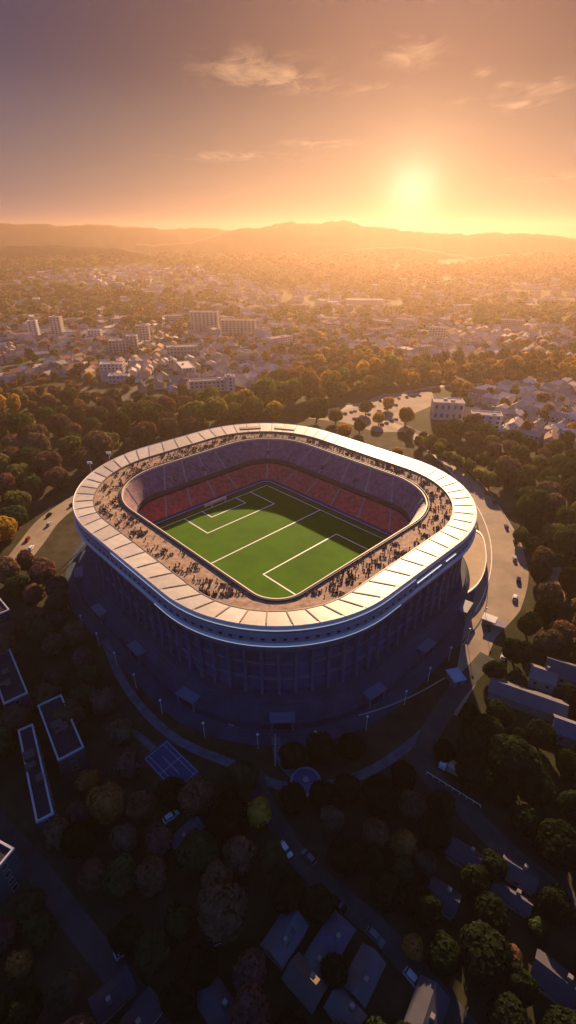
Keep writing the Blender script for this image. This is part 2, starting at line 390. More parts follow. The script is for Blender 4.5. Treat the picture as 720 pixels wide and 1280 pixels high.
# aisles
AM = []
def aisle(s, t0, z0, t1, z1, wd):
    n = 12; mb = MB()
    for k in range(n):
        ta = t0 + (t1 - t0) * k / n; tb = t0 + (t1 - t0) * (k + 1) / n
        a = Vector(ev(PER, s)).lerp(Vector(ev(RIM, s)), ta); b = Vector(ev(PER, s)).lerp(Vector(ev(RIM, s)), tb)
        d = (b - a).normalized(); nn = Vector((-d.y, d.x)) * wd / 2
        za = z0 + (z1 - z0) * (k + 1.15) / n + 0.12
        q = [a - nn, b - nn, b + nn, a + nn]
        mb.add([(*W(*p), za) for p in q] + [(*W(*p), za - 0.75) for p in q], [(0, 1, 2, 3), (0, 4, 5, 1), (1, 5, 6, 2), (2, 6, 7, 3), (3, 7, 4, 0)])
    mb.build('aisle', AISLE, ST_)
ASEG = [i for i in range(2, NS, 6)] + [NS + NC // 2] + [NS + NC + i for i in range(2, NS + 2, 6)]
for i in ASEG + [NL - NC // 2, 2 * NS + NC + NC // 2]:
    aisle(i, 0.07, PZ + 1.5, 0.49, PZ + 7.2, 0.75); aisle(i + 0.001, 0.49, PZ + 9.9, 0.965, PZ + 17.6, 0.75)
# dark mouths of the tunnels in the upper stand
for s in [5.0, 14.0, NS + NC / 2.0, NS + NC + 8.0, NS + NC + 17.0, 22.0]:
    a = Vector(ev(lerp(PER, RIM, 0.60), s)); b = Vector(ev(lerp(PER, RIM, 0.70), s)); d = (b - a).normalized(); nn = Vector((-d.y, d.x)) * 0.9
    mb = MB(); z0 = PZ + 11.2
    q = [a - nn, b - nn, b + nn, a + nn]
    mb.add([(*W(*p), z0) for p in q] + [(*W(*p), z0 + 2.2) for p in q], [(0, 1, 2, 3), (4, 7, 6, 5), (0, 4, 5, 1), (1, 5, 6, 2), (2, 6, 7, 3), (3, 7, 4, 0)])
    mb.build('tunnel_mouth', DARKM, ST_)
# terrace: shallow steps between the bowl rim and the roof
prof = []
for k in range(11):
    t = k / 10; zz = 36.0 + 0.1 * k
    prof.append((lerp(RIM, RIN, t), zz)); 
    if k < 10: prof.append((lerp(RIM, RIN, t + 0.001), zz + 0.1))
mb = MB(); ring(mb, [(lerp(PER, RIM, 0.97), 35.6)] + prof + [(off(RIN, 0.4), 37.2)]); mb.build('terrace', TERR, ST_)
rt = MB(); ring(rt, [(off(RIM, -0.25), 35.2), (off(RIM, -0.3), 36.75), (off(RIM, 0.15), 36.8), (off(RIM, 0.2), 35.7)])
rt.build('rim_wall', mat('rim_wall', (0.55, 0.48, 0.42), 0.6, 0.4), ST_)
rt = MB(); ring(rt, [(off(RIM, 0.9), 36.2), (off(RIM, 0.9), 36.95), (off(RIM, 1.02), 36.95), (off(RIM, 1.02), 36.2)]); rt.build('rim_railing', DARKM, ST_)
# wall behind the near corner, under the roof edge
# roof structure
mb = MB(); ring(mb, [(off(OUTER, -0.1), 36.9), (off(OUTER, -0.1), 37.8), (off(RIN, 0.05), 37.3), (off(RIN, 0.05), 36.9), (off(OUTER, -0.1), 36.4)])
mb.build('roof_deck', DARKM, ST_)
arc = np.concatenate([[0], np.cumsum(np.linalg.norm(np.roll(OUTER, -1, 0) - OUTER, axis=1))])
def s_at(q): return float(np.interp((q % 1) * arc[-1], arc, np.arange(NL + 1)))
NP = 68
for k in range(NP):
    mb = MB(); n, m = 5, 5; vs = []
    for j in range(m + 1):
        tj = j / m
        for i in range(n + 1):
            s = s_at((k + 0.02 + 0.96 * i / n) / NP); a = ev(OUTER, s); b = ev(RIN, s)
            p = a + (b - a) * (0.01 + 0.98 * tj)
            zz = 38.05 - 0.5 * tj + 0.04 * math.sin(PI * tj) + 0.02 * math.sin(PI * i / n)
            vs.append((*W(*p), zz))
    top = len(vs); vs += [(x, y, z - 0.18) for x, y, z in vs]
    fs = []
    for j in range(m):
        for i in range(n):
            a = j * (n + 1) + i; fs.append((a, a + 1, a + n + 2, a + n + 1))
    bd = [i for i in range(n + 1)] + [(j + 1) * (n + 1) - 1 for j in range(1, m + 1)] + [m * (n + 1) + i for i in range(n - 1, -1, -1)] + [j * (n + 1) for j in range(m - 1, 0, -1)]
    for q in range(len(bd)):
        a, b = bd[q], bd[(q + 1) % len(bd)]; c_ = len(vs); vs += [vs[a], vs[top + a], vs[top + b], vs[b]]; fs.append((c_, c_ + 1, c_ + 2, c_ + 3))
    o = link('roof_panel', mesh('roof_panel', vs, fs, STEEL, smooth=True), ST_)
    _f = random.uniform(.78, 1.08); o.color = (.54 * _f, .495 * _f * random.uniform(.97, 1.02), .445 * _f * random.uniform(.94, 1.04), 1)
    # the dark raised rib beside it
    s = s_at(k / NP); a = ev(OUTER, s); b = ev(RIN, s); d = Vector(b - a); nn = Vector((-d.y, d.x)).normalized() * 0.2
    p, q = Vector(a) + d * 0.14, Vector(a) + d * 0.97; z0, z1 = 37.2 + 1.3 * 0.14, 37.2 + 1.3 * 0.97
    zm = lambda t, h: 38.05 - 0.5 * t + 0.10 * math.sin(PI * t) + h
    mb = MB(); vs = []
    for t in (0.14, 0.4, 0.7, 0.97):
        c = Vector(a) + d * t
        for sg, h in ((-1, -0.3), (-1, 0.14), (1, 0.14), (1, -0.3)): vs.append((*W(*(c + nn * sg)), zm(t, h)))
    fs = [(4 * j + i, 4 * j + (i + 1) % 4, 4 * j + 4 + (i + 1) % 4, 4 * j + 4 + i) for j in range(3) for i in range(4)] + [(3, 2, 1, 0), (12, 13, 14, 15)]
    mb.add(vs, fs); mb.build('roof_rib', mat('roof_rib', (0.16, 0.13, 0.11), 0.6, 0.3), ST_)
for s in (NS + 6.5, NS + 12.5):                                # two dark hatches on the far corner of the roof
    a = ev(lerp(OUTER, RIN, 0.42), s); b = ev(lerp(OUTER, RIN, 0.42), s + 3.6); c = ev(lerp(OUTER, RIN, 0.68), s + 3.6); d = ev(lerp(OUTER, RIN, 0.68), s)
    mb = MB(); q = [W(*p) for p in (a, b, c, d)]
    mb.prism(q, 37.6, 38.2); mb.build('roof_hatch', DARKM, ST_)
mb = MB(); ring(mb, [(off(OUTER, -0.05), 36.5), (off(OUTER, 0.35), 36.6), (off(OUTER, 0.42), 37.95), (off(OUTER, 0.1), 38.25), (off(OUTER, -0.1), 38.0)])
mb.build('roof_edge_trim', TRIM, ST_)
mb = MB(); ring(mb, [(off(RIN, -0.2), 36.9), (off(RIN, -0.2), 37.68), (off(RIN, 0.12), 37.7), (off(RIN, 0.12), 36.9)]); mb.build('roof_inner_trim', mat('inner_trim', (0.2, 0.16, 0.13), 0.5, 0.4), ST_)
# facade
def band(name, prof, m, lo=0, hi=None):
    mb = MB(); ring(mb, [(off(OUTER, k), z) for k, z in prof], 0, lo, hi); return mb.build(name, m, ST_)
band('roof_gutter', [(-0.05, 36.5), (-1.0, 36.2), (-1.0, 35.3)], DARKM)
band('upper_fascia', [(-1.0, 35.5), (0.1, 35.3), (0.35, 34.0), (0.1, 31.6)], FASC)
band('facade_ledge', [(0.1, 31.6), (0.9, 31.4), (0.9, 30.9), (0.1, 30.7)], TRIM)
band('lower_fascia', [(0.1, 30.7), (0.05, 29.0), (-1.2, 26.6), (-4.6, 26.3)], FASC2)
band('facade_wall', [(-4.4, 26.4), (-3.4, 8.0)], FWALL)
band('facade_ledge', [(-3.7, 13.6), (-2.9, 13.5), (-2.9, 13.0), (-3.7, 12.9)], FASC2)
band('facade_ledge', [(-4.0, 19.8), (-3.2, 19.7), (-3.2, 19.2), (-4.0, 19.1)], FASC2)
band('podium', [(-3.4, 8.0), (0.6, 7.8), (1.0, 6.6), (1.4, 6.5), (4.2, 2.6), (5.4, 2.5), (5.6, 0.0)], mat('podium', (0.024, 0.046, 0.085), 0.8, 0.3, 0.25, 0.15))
for i0, i1, z0, k in ((i_n0 - 4, i_n1 + 14, 35.55, 0.25),):
    pass
# light strips along the fascia (lit, on the shaded side)
def led(i0, i1, z, k, h=0.28):
    mb = MB(); ring(mb, [(off(OUTER, k), z), (off(OUTER, k + 0.14), z), (off(OUTER, k + 0.14), z + h), (off(OUTER, k), z + h), (off(OUTER, k), z)], 0, i0, i1)
    mb.build('light_strip', LED if z > 35 or z < 33 else LEDB, ST_)
led(i_n0 - 9, i_n1 + 17, 36.62, 0.43, 0.15)
led(i_n0 - 19, i_n0 - 10, 34.2, 0.36, 0.42)
led(i_n0 - 25, i_n0 - 21, 34.2, 0.40, 0.40)
led(i_n0 - 4, i_n1 + 3, 30.98, 0.91, 0.1)
# columns
cm_ = MB()
for zz0, zz1, w0, w1 in ((0.0, 18.6, 0.55, 0.4),):
    vs = [(-w0, -1.0, 0), (w0, -1.0, 0), (w0, 1.7, 0), (-w0, 1.7, 0), (-w1, -1.0, 9), (w1, -1.0, 9), (w1, 0.9, 9), (-w1, 0.9, 9), (-w0, -1.0, 18.6), (w0, -1.0, 18.6), (w0, 1.6, 18.6), (-w0, 1.6, 18.6)]
    fs = [(4 * j + i, 4 * j + (i + 1) % 4, 4 * j + 4 + (i + 1) % 4, 4 * j + 4 + i) for j in range(2) for i in range(4)] + [(3, 2, 1, 0), (8, 9, 10, 11)]
    cm_.add(vs, fs)
CME = cm_.me('column', COLM)
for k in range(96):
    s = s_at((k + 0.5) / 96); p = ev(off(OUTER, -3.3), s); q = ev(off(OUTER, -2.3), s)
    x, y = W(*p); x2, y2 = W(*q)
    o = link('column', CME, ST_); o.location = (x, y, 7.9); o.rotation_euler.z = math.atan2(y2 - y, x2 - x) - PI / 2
# small windows of the upper fascia, two rows, each its own
wn = MB().box(-0.55, 0.55, -0.06, 0.06, -0.4, 0.4).me('fascia_window', GLASS)
for k in range(90):
    s = s_at(0.46 + 0.54 * (k + 0.5) / 90); p = ev(off(OUTER, 0.33), s); q = ev(off(OUTER, 1.3), s)
    x, y = W(*p); x2, y2 = W(*q); o = link('fascia_window', wn, ST_); o.location = (x, y, 33.2); o.rotation_euler.z = math.atan2(y2 - y, x2 - x) - PI / 2

# gates in the podium, each with its dark doors
for k in range(18):
    s = s_at((k + .5) / 18); p = ev(off(OUTER, 3.6), s); q = ev(off(OUTER, 4.6), s); x, y = W(*p); x2, y2 = W(*q); a = math.atan2(y2 - y, x2 - x) - PI / 2
    if math.hypot(x - at(588, 705)[0], y - at(588, 705)[1]) < 24: continue
    g = MB().box(-3.6, -2.9, -1.5, 2.3, 0, 4.2).box(2.9, 3.6, -1.5, 2.3, 0, 4.2).box(-4.0, 4.0, -1.6, 2.7, 4.203, 4.8).build('gate', FASC2, ST_); g.location = (x, y, 0); g.rotation_euler.z = a
    MB().box(-2.88, 2.88, 1.6, 2.0, 0.02, 4.18).build('gate_doors', GLASS, g)
# goal and yellow board at the far goal line
def goal(v, sgn, label):
    g = empty('goal', (*W(-4.5, v), PZ)); g.rotation_euler.z = math.atan2(UY, UX)
    tag(g, label, 'goal')
    mb = MB()
    for x in (-4.2, 4.2): mb.tube((x, 0, 0), (x, 0, 2.9), 0.16, 0.16)
    mb.tube((-4.2, 0, 2.9), (4.2, 0, 2.9), 0.16, 0.16); mb.build('goal_frame', WHITE, g)
    mb = MB()
    for i in range(15):
        x = -4.2 + 0.6 * i; mb.tube((x, 0, 2.85), (x, -1.6 * sgn, 2.0), 0.03, 0.03, 4); mb.tube((x, -1.6 * sgn, 2.0), (x, -2.2 * sgn, 0.02), 0.03, 0.03, 4)
    for zz, yy in ((2.4, -0.9), (2.0, -1.6), (1.3, -1.85), (0.7, -2.0)): mb.tube((-4.2, yy * sgn, zz), (4.2, yy * sgn, zz), 0.03, 0.03, 4)
    mb.build('net', WHITE, g)
goal(-36.2, -1, 'white goal at the far left end line of the pitch')
yb = empty('pitch_board', (*W(-4.5, -38.7), PZ)); yb.rotation_euler.z = math.atan2(UY, UX)
tag(yb, 'long yellow and white board standing behind the far goal', 'board')
MB().box(-7, 7, -0.15, 0.15, 0.1, 1.5).build('panel', mat('yellow_board', (0.75, 0.6, 0.25), 0.6, 0.3), yb)
MB().box(-7.1, 7.1, -0.2, 0.2, 1.502, 1.75).build('top_rail', WHITE, yb)

# ------------------------------------------------------------------ crowd on the terrace (far off, one mass)
def person_shape(rr):
    """low stepped figure: legs, torso, arms, head"""
    h = rr.uniform(0.75, 1.0); pr = [(0, 0.13), (0.45, 0.17), (0.55, 0.24), (0.78, 0.24), (0.83, 0.09), (0.87, 0.11), (0.95, 0.12), (1.0, 0.04)]
    return [(q * h, r) for q, r in pr]
def crowd():
    vs, fs, tint = [], [], []
    RW = np.array([W(*p) for p in RIM]); 
    cols = [(0.06, 0.04, 0.04), (0.13, 0.09, 0.07), (0.3, 0.22, 0.17), (0.10, 0.06, 0.04), (0.07, 0.04, 0.03), (0.05, 0.03, 0.03), (0.02, 0.03, 0.05), (0.25, 0.2, 0.16), (0.3, 0.12, 0.08), (0.1, 0.07, 0.05), (0.16, 0.1, 0.07), (0.2, 0.14, 0.1)]
    spots = []
    groups = [(RNG.uniform(0, NL), RNG.uniform(0.12, 0.9)) for _ in range(360)]
    for s, t in groups:
        if i_n0 + 2 <= s <= i_n1 - 2: continue
        if s < NS + 40 and RNG.random() < 0.35: continue
        for _ in range(RNG.integers(2, 12)):
            spots.append((s + RNG.normal(0, 0.2), min(0.95, max(0.05, t + RNG.normal(0, 0.06)))))
    for _ in range(420):
        s = RNG.uniform(0, NL)
        if not (i_n0 + 2 <= s <= i_n1 - 2): spots.append((s, RNG.uniform(0.06, 0.95)))
    for s, t in spots:
        p = ev(RIM, s) * (1 - t) + ev(RIN, s) * t; x, y = W(*p); z = 36.0 + 0.1 * math.floor(t * 10) + 0.1
        b = len(vs); pr = person_shape(RNG); n = 6; c = cols[RNG.integers(len(cols))]; a0 = RNG.uniform(0, 6)
        for zz, r in pr:
            for i in range(n):
                a = a0 + 2 * PI * i / n; vs.append((x + r * 1.15 * math.cos(a), y + r * math.sin(a), z + zz))
                tint.append(c if zz < 1.35 else (0.2, 0.12, 0.08))
        for j in range(len(pr) - 1):
            for i in range(n): fs.append((b + j * n + i, b + j * n + (i + 1) % n, b + (j + 1) * n + (i + 1) % n, b + (j + 1) * n + i))
        fs.append(tuple(b + (len(pr) - 1) * n + i for i in range(n)))
    me = mesh('crowd', vs, fs, TINTS)
    at_ = me.attributes.new('tint', 'FLOAT_COLOR', 'POINT'); at_.data.foreach_set('color', np.array([(*c, 1) for c in tint], dtype=np.float32).ravel())
    tag(link('crowd', me), 'crowd of spectators in dark clothes sitting and standing about on the stadium terrace', 'crowd', kind='stuff')
crowd()

# ------------------------------------------------------------------ roads, paths, paving
OUTW = np.array([W(*p) for p in OUTER])
def stad_dist(x, y):
    d = np.hypot(OUTW[:, 0] - x, OUTW[:, 1] - y).min()
    q = np.array([x - CX, y - CY]); u, v = q @ np.array([UX, UY]), q @ np.array([VX, VY])
    inside = np.hypot(u, v) < 76
    return -d if inside else d
ROADS = []
ZR = [0.02]
def smooth(pts, n=8):
    P = [Vector(p) for p in pts]; P = [P[0] * 2 - P[1]] + P + [P[-1] * 2 - P[-2]]; o = []
    for i in range(1, len(P) - 2):
        for k in range(n):
            t = k / n; a, b, c, d = P[i - 1:i + 3]
            o.append(0.5 * ((2 * b) + (c - a) * t + (2 * a - 5 * b + 4 * c - d) * t * t + (3 * b - a - 3 * c + d) * t ** 3))
    return o + [P[-2]]
def ribbon(name, pts, widths, m, z=None, kind='structure', thick=0.0, block=True, parent=None):
    P = smooth(pts); k = len(P)
    wd = np.interp(np.linspace(0, 1, k), np.linspace(0, 1, len(widths)), widths)
    if z is None: ZR[0] += 0.006; z = ZR[0]
    vs = []
    for i, p in enumerate(P):
        d = (P[min(i + 1, k - 1)] - P[max(i - 1, 0)]).normalized(); n = Vector((-d.y, d.x)) * wd[i] / 2
        vs += [(p.x - n.x, p.y - n.y, z + thick), (p.x + n.x, p.y + n.y, z + thick)]
    fs = [(2 * i, 2 * i + 1, 2 * i + 3, 2 * i + 2) for i in range(k - 1)]
    if thick:
        b = len(vs); vs += [(x, y, z) for x, y, _ in vs]
        for i in range(k - 1): fs += [(2 * i, 2 * i + 2, b + 2 * i + 2, b + 2 * i), (2 * i + 1, b + 2 * i + 1, b + 2 * i + 3, 2 * i + 3)]
        fs += [(0, b, b + 1, 1), (2 * k - 2, 2 * k - 1, b + 2 * k - 1, b + 2 * k - 2)]
    o = link(name, mesh(name, vs, fs, m), parent)
    if kind and not parent: o['kind'] = kind
    if block: ROADS.append((np.array([(p.x, p.y) for p in P]), wd.max() / 2))
    return o
def px_line(*pp, z=0.0): return [at(a, b, z) for a, b in pp]
LINE = mat('road_paint', (0.75, 0.72, 0.66), 0.7, 0.3)
# paved apron round the stadium
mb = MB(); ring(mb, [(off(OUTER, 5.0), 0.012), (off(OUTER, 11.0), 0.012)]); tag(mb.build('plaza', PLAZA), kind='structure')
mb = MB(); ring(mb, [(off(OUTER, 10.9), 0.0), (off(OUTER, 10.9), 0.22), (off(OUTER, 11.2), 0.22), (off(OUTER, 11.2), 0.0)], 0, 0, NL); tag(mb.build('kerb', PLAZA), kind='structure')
right_road = [(470, 522), (520, 545), (562, 580), (598, 620), (622, 665), (628, 710), (618, 752), (600, 790), (585, 840), (560, 890)]
ribbon('road', px_line(*right_road), [8, 9, 11, 14, 19, 23, 21, 12, 8, 6], PAVE)
ribbon('road', px_line((-40, 740), (10, 712), (38, 680), (62, 650), (100, 622), (140, 598), (200, 572), (290, 545)), [10, 12, 13, 13, 12, 9, 8, 8], PAVE)
ribbon('road', px_line((508, 535), (545, 550), (600, 573), (660, 592), (740, 612)), [7], ASPH)
ribbon('road', px_line((405, 515), (440, 508), (480, 498), (520, 488), (560, 482), (640, 478), (740, 470)), [14, 10, 9, 8, 8, 8, 8], PAVE)
ribbon('highway', px_line((-60, 482), (0, 470), (60, 456), (110, 445), (170, 430), (240, 416)), [15], PAVE)
ribbon('highway', px_line((-60, 468), (0, 459), (60, 447), (130, 432), (200, 416)), [12], ASPH)
ribbon('road', px_line((80, 475), (110, 488), (140, 497), (175, 503)), [9], ASPH)
ribbon('road', px_line((15, 535), (60, 520), (110, 512), (150, 500), (200, 462)), [8], ASPH)
ribbon('lawn', px_line((28, 528), (58, 518)), [22], mat('lawn', (0.16, 0.17, 0.03), 0.9, 0.1, 0.2, 0.1))
# verge beside the highway
ribbon('verge', px_line((-50, 476), (30, 458), (80, 449), (140, 435)), [10], mat('verge_grass', (0.06, 0.08, 0.02), 0.9, 0.1, 0.3, 0.1))
# car park behind the stadium
cp = px_line((385, 523), (430, 512), (480, 492), (540, 490), (545, 505), (505, 522), (505, 540), (470, 540), (430, 528))
pk = MB(); pk.add([(x, y, 0.018) for x, y in cp], [tuple(range(len(cp)))]); tag(pk.build('car_park', mat('car_park_paving', (0.27, 0.20, 0.15), 0.9, 0.2, 0.2, 0.06)), kind='structure')
# road lines
RRP = px_line(*right_road)
def offset_line(pts, k):
    P = smooth(pts); o = []
    for i, p in enumerate(P):
        d = (P[min(i + 1, len(P) - 1)] - P[max(i - 1, 0)]).normalized(); o.append((p.x - d.y * k, p.y + d.x * k))
    return o[::4]
ribbon('road_marking', offset_line(RRP, -5.0)[2:14], [0.45], LINE, 0.16, block=False)
ribbon('kerb', offset_line(RRP, 8.0)[:9], [0.5], CONC, 0.14, thick=0.16, block=False)
# foreground streets
ribbon('street', px_line((318, 965), (330, 1000), (380, 1080), (470, 1160), (560, 1260), (600, 1310)), [5, 5, 5, 5, 5], ASPH)
ribbon('street', px_line((610, 820), (560, 880), (530, 950), (590, 1020), (650, 1080), (740, 1150)), [6], ASPH)
ribbon('street', px_line((-30, 1000), (40, 1080), (100, 1160), (170, 1250), (210, 1310)), [5], ASPH)
ribbon('kerb', px_line((172, 800), (198, 838), (232, 872), (262, 892), (292, 908)), [0.45], CONC, 0.05, thick=0.3, block=False)
ribbon('kerb', px_line((448, 895), (480, 885), (520, 868), (556, 848)), [0.4], CONC, 0.05, thick=0.25, block=False)
ribbon('kerb', px_line((344, 918), (344, 958)), [0.35], CONC, 0.05, thick=0.3, block=False)
PATH = mat('path_paving', (0.10, 0.11, 0.14), 0.85, 0.2, 0.3, 0.3)
ribbon('path', px_line((344, 912), (348, 945), (366, 968), (382, 978)), [2.6], PATH, 0.03)
ribbon('path', px_line((130, 800), (160, 862), (215, 920), (290, 955), (370, 985), (470, 960), (560, 890)), [2.8], PATH, 0.034)
ribbon('path', px_line((150, 905), (185, 930), (230, 985)), [2.2], PATH, 0.038)
# entrance steps at the front of the stadium
mb = MB()
for k in range(6):
    x0, y0 = at(305 - k, 897 + k * 4); x1, y1 = at(376 + k, 897 + k * 4); mb.box(x0, x1, y0 - 0.95, y0 + 0.3, 0.05, 1.1 - 0.16 * k)
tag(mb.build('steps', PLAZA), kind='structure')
# blue sports court with white lines
cA, cB, cC = (Vector(at(*p)) for p in ((178, 948), (208, 924), (258, 958)))
def rect3(A, B, C):
    e = (B - A); d = e.normalized(); n = Vector((-d.y, d.x)); hgt = (C - B).dot(n)
    return A, e.length, hgt, d, n
A, lw_, lh_, d_, n_ = rect3(cA, cB, cC)
def q4(A, d, n, a0, a1, b0, b1): return [A + d * a + n * b for a, b in ((a0, b0), (a1, b0), (a1, b1), (a0, b1))]
_p = A + d_ * lw_ / 2 + n_ * lh_ / 2; BLKPRE = [(_p.x, _p.y, 9), (*at(382, 978), 6)]
ct = link('sports_court', mesh('sports_court', [(p.x, p.y, 0.05) for p in q4(A, d_, n_, 0, lw_, 0, lh_)], [(0, 1, 2, 3)], mat('court_blue', (0.018, 0.06, 0.16), 0.7, 0.3)))
tag(ct, kind='structure')
mb = MB(); s_ = 1 if lh_ > 0 else -1; H_ = abs(lh_)
for k, (a0, a1, b0, b1) in enumerate([(0.05, 0.95, 0.05, 0.05), (0.05, 0.95, 0.95, 0.95), (0.05, 0.05, 0.05, 0.95), (0.95, 0.95, 0.05, 0.95), (0.05, 0.95, 0.5, 0.5), (0.5, 0.5, 0.25, 0.75), (0.2, 0.2, 0.05, 0.95), (0.8, 0.8, 0.05, 0.95)]):
    p = A + d_ * lw_ * a0 + n_ * lh_ * b0; q = A + d_ * lw_ * a1 + n_ * lh_ * b1; e = (q - p).normalized(); m_ = Vector((-e.y, e.x)) * 0.09
    mb.add([(*v, 0.056 + k * 0.002) for v in (p - m_, q - m_, q + m_, p + m_)], [(0, 1, 2, 3)])
mb.build('court_lines', mat('grey_line_paint', (.35, .37, .42), .8, .2), ct)  # court lines in one even dull grey
# round basin in front of the stadium
bx, by = at(382, 978)
fo = empty('fountain_basin', (bx, by, 0)); tag(fo, 'round pale stone basin in the dark square before the stadium', 'basin')
def disc(mb, r0, r1, z0, z1, n=32):
    a = [(math.cos(2 * PI * i / n), math.sin(2 * PI * i / n)) for i in range(n)]
    vs = [(c * r1, s * r1, z0) for c, s in a] + [(c * r1, s * r1, z1) for c, s in a] + [(c * r0, s * r0, z1) for c, s in a] + [(c * r0, s * r0, z0) for c, s in a]
    return mb.add(vs, [(j * n + i, j * n + (i + 1) % n, (j + 1) % 4 * n + (i + 1) % n, (j + 1) % 4 * n + i) for j in range(3) for i in range(n)])
disc(MB(), 3.7, 4.4, 0, 0.7).build('rim', mat('basin_stone', (0.24, 0.24, 0.36), 0.7, 0.3), fo)
MB().tube((0, 0, 0.1), (0, 0, 0.45), 3.72, 3.72, 32).build('basin_floor', mat('basin_water', (0.10, 0.10, 0.22), 0.25, 0.5), fo)
MB().tube((0, 0, 0.4), (0, 0, 1.3), 0.35, 0.25, 10).tube((0, 0, 1.3), (0, 0, 1.42), 0.8, 0.9, 14).build('spout', CONC, fo)

# curved outbuilding deck at the right foot of the stadium
pv0 = [at(*p) for p in ((574, 668), (598, 676), (605, 700), (602, 726), (588, 746), (560, 760))]
dk = empty('curved_annex', (pv0[2][0] - 8, pv0[2][1], 0)); tag(dk, 'low curved sunlit annex with flat tan roof at the right foot of the stadium', 'building')
def rel(o, pts): return [(x - o.location.x, y - o.location.y) for x, y in pts]
sm = [tuple(p) for p in smooth(pv0, 5)]
MB().prism(rel(dk, sm), 0.0, 3.8).build('wall', CONC, dk)
mid = Vector((sum(p[0] for p in sm) / len(sm), sum(p[1] for p in sm) / len(sm)))
MB().prism(rel(dk, [tuple(mid + (Vector(p) - mid) * 1.05) for p in sm]), 3.803, 4.3).build('roof', mat('tan_roof', (0.42, 0.31, 0.2), 0.8, 0.3, 0.1, 0.2), dk)
MB().prism(rel(dk, [tuple(mid + (Vector(p) - mid) * k) for p, k in zip(sm, [1.05] * len(sm))] + [tuple(mid + (Vector(p) - mid) * 0.98) for p in sm[::-1]]), 4.303, 4.6).build('parapet', WHITE, dk)
ROADS.append((np.array(sm), 8))

# ------------------------------------------------------------------ buildings
BLK = list(BLKPRE)                                                       # (x, y, radius) where no tree may stand
def fac_windows(root, w, l, h, floors, step=3.2, ww=1.3, wh=1.5, sides=(0, 1, 2, 3)):
    """each window its own part, its pane a sub-part"""
    key = ('win', ww, wh)
    if key not in MATS:
        f = MB()
        for x0, x1, z0, z1 in ((-ww / 2 - .08, ww / 2 + .08, wh / 2, wh / 2 + .1), (-ww / 2 - .12, ww / 2 + .12, -wh / 2 - .12, -wh / 2), (-ww / 2 - .08, -ww / 2, -wh / 2, wh / 2), (ww / 2, ww / 2 + .08, -wh / 2, wh / 2)):
            f.box(x0, x1, -0.12, 0.0, z0, z1)
        MATS[key] = (f.me('window_frame', CONC), MB().box(-ww / 2, ww / 2, -0.045, 0.0, -wh / 2, wh / 2).me('pane', GLASS))
    fm, pm = MATS[key]
    for sd in sides:
        ln = w if sd in (0, 2) else l; n = max(1, int((ln - 1.2) / step))
        for fl in range(floors):
            for i in range(n):
                a = (i + 0.5) / n * ln - ln / 2; zz = (fl + 0.55) * h / floors
                x, y, rz = ((a, -l / 2, 0), (w / 2, a, PI / 2), (-a, l / 2, PI), (-w / 2, -a, -PI / 2))[sd]
                o = link('window', fm, root); o.location = (x, y, zz); o.rotation_euler.z = rz
                g = link('pane', pm, o)
def flat_block(name, label, cat, x, y, rz, w, l, h, wallc, floors, group=None, roofc=(0.2, 0.19, 0.19), parapet=0.5, windows=True, gear=2, sides=(0, 1, 2, 3), step=3.2, ww=1.3, wh=1.5, trim=None):
    r = empty(name, (x, y, gz(x, y)), rz); tag(r, label, cat, group)
    o = MB().box(-w / 2, w / 2, -l / 2, l / 2, 0, h).build('wall', TINT, r); o.color = (*wallc, 1)
    o = MB().box(-w / 2 + .3, w / 2 - .3, -l / 2 + .3, l / 2 - .3, h + .002, h + .12).build('roof', TINT, r); o.color = (*roofc, 1)
    mb = MB(); p = parapet; t = 0.38
    mb.box(-w / 2 - .1, w / 2 + .1, -l / 2 - .1, -l / 2 + t, h + .003, h + p).box(-w / 2 - .1, w / 2 + .1, l / 2 - t, l / 2 + .1, h + .003, h + p)
    mb.box(-w / 2 - .1, -w / 2 + t, -l / 2 + t + .002, l / 2 - t - .002, h + .003, h + p).box(w / 2 - t, w / 2 + .1, -l / 2 + t + .002, l / 2 - t - .002, h + .003, h + p)
    o = mb.build('parapet', trim or TINT, r); o.color = (*[min(.8, c * 1.25) for c in wallc], 1)
    rr = random.Random(int(abs(x * 13 + y * 7)))
    for k in range(gear):
        a, b = rr.uniform(-w * .3, w * .3), rr.uniform(-l * .3, l * .3); s1, s2 = rr.uniform(.8, 1.8), rr.uniform(.8, 1.6)
        MB().box(a - s1, a + s1, b - s2, b + s2, h + .12, h + rr.uniform(1, 2)).build('roof_unit', CONC if wallc[0] > .2 else DARKM, r)
    if windows: fac_windows(r, w, l, h, floors, step, ww, wh, sides)
    BLK.append((x, y, math.hypot(w, l) / 2 + 1)); return r
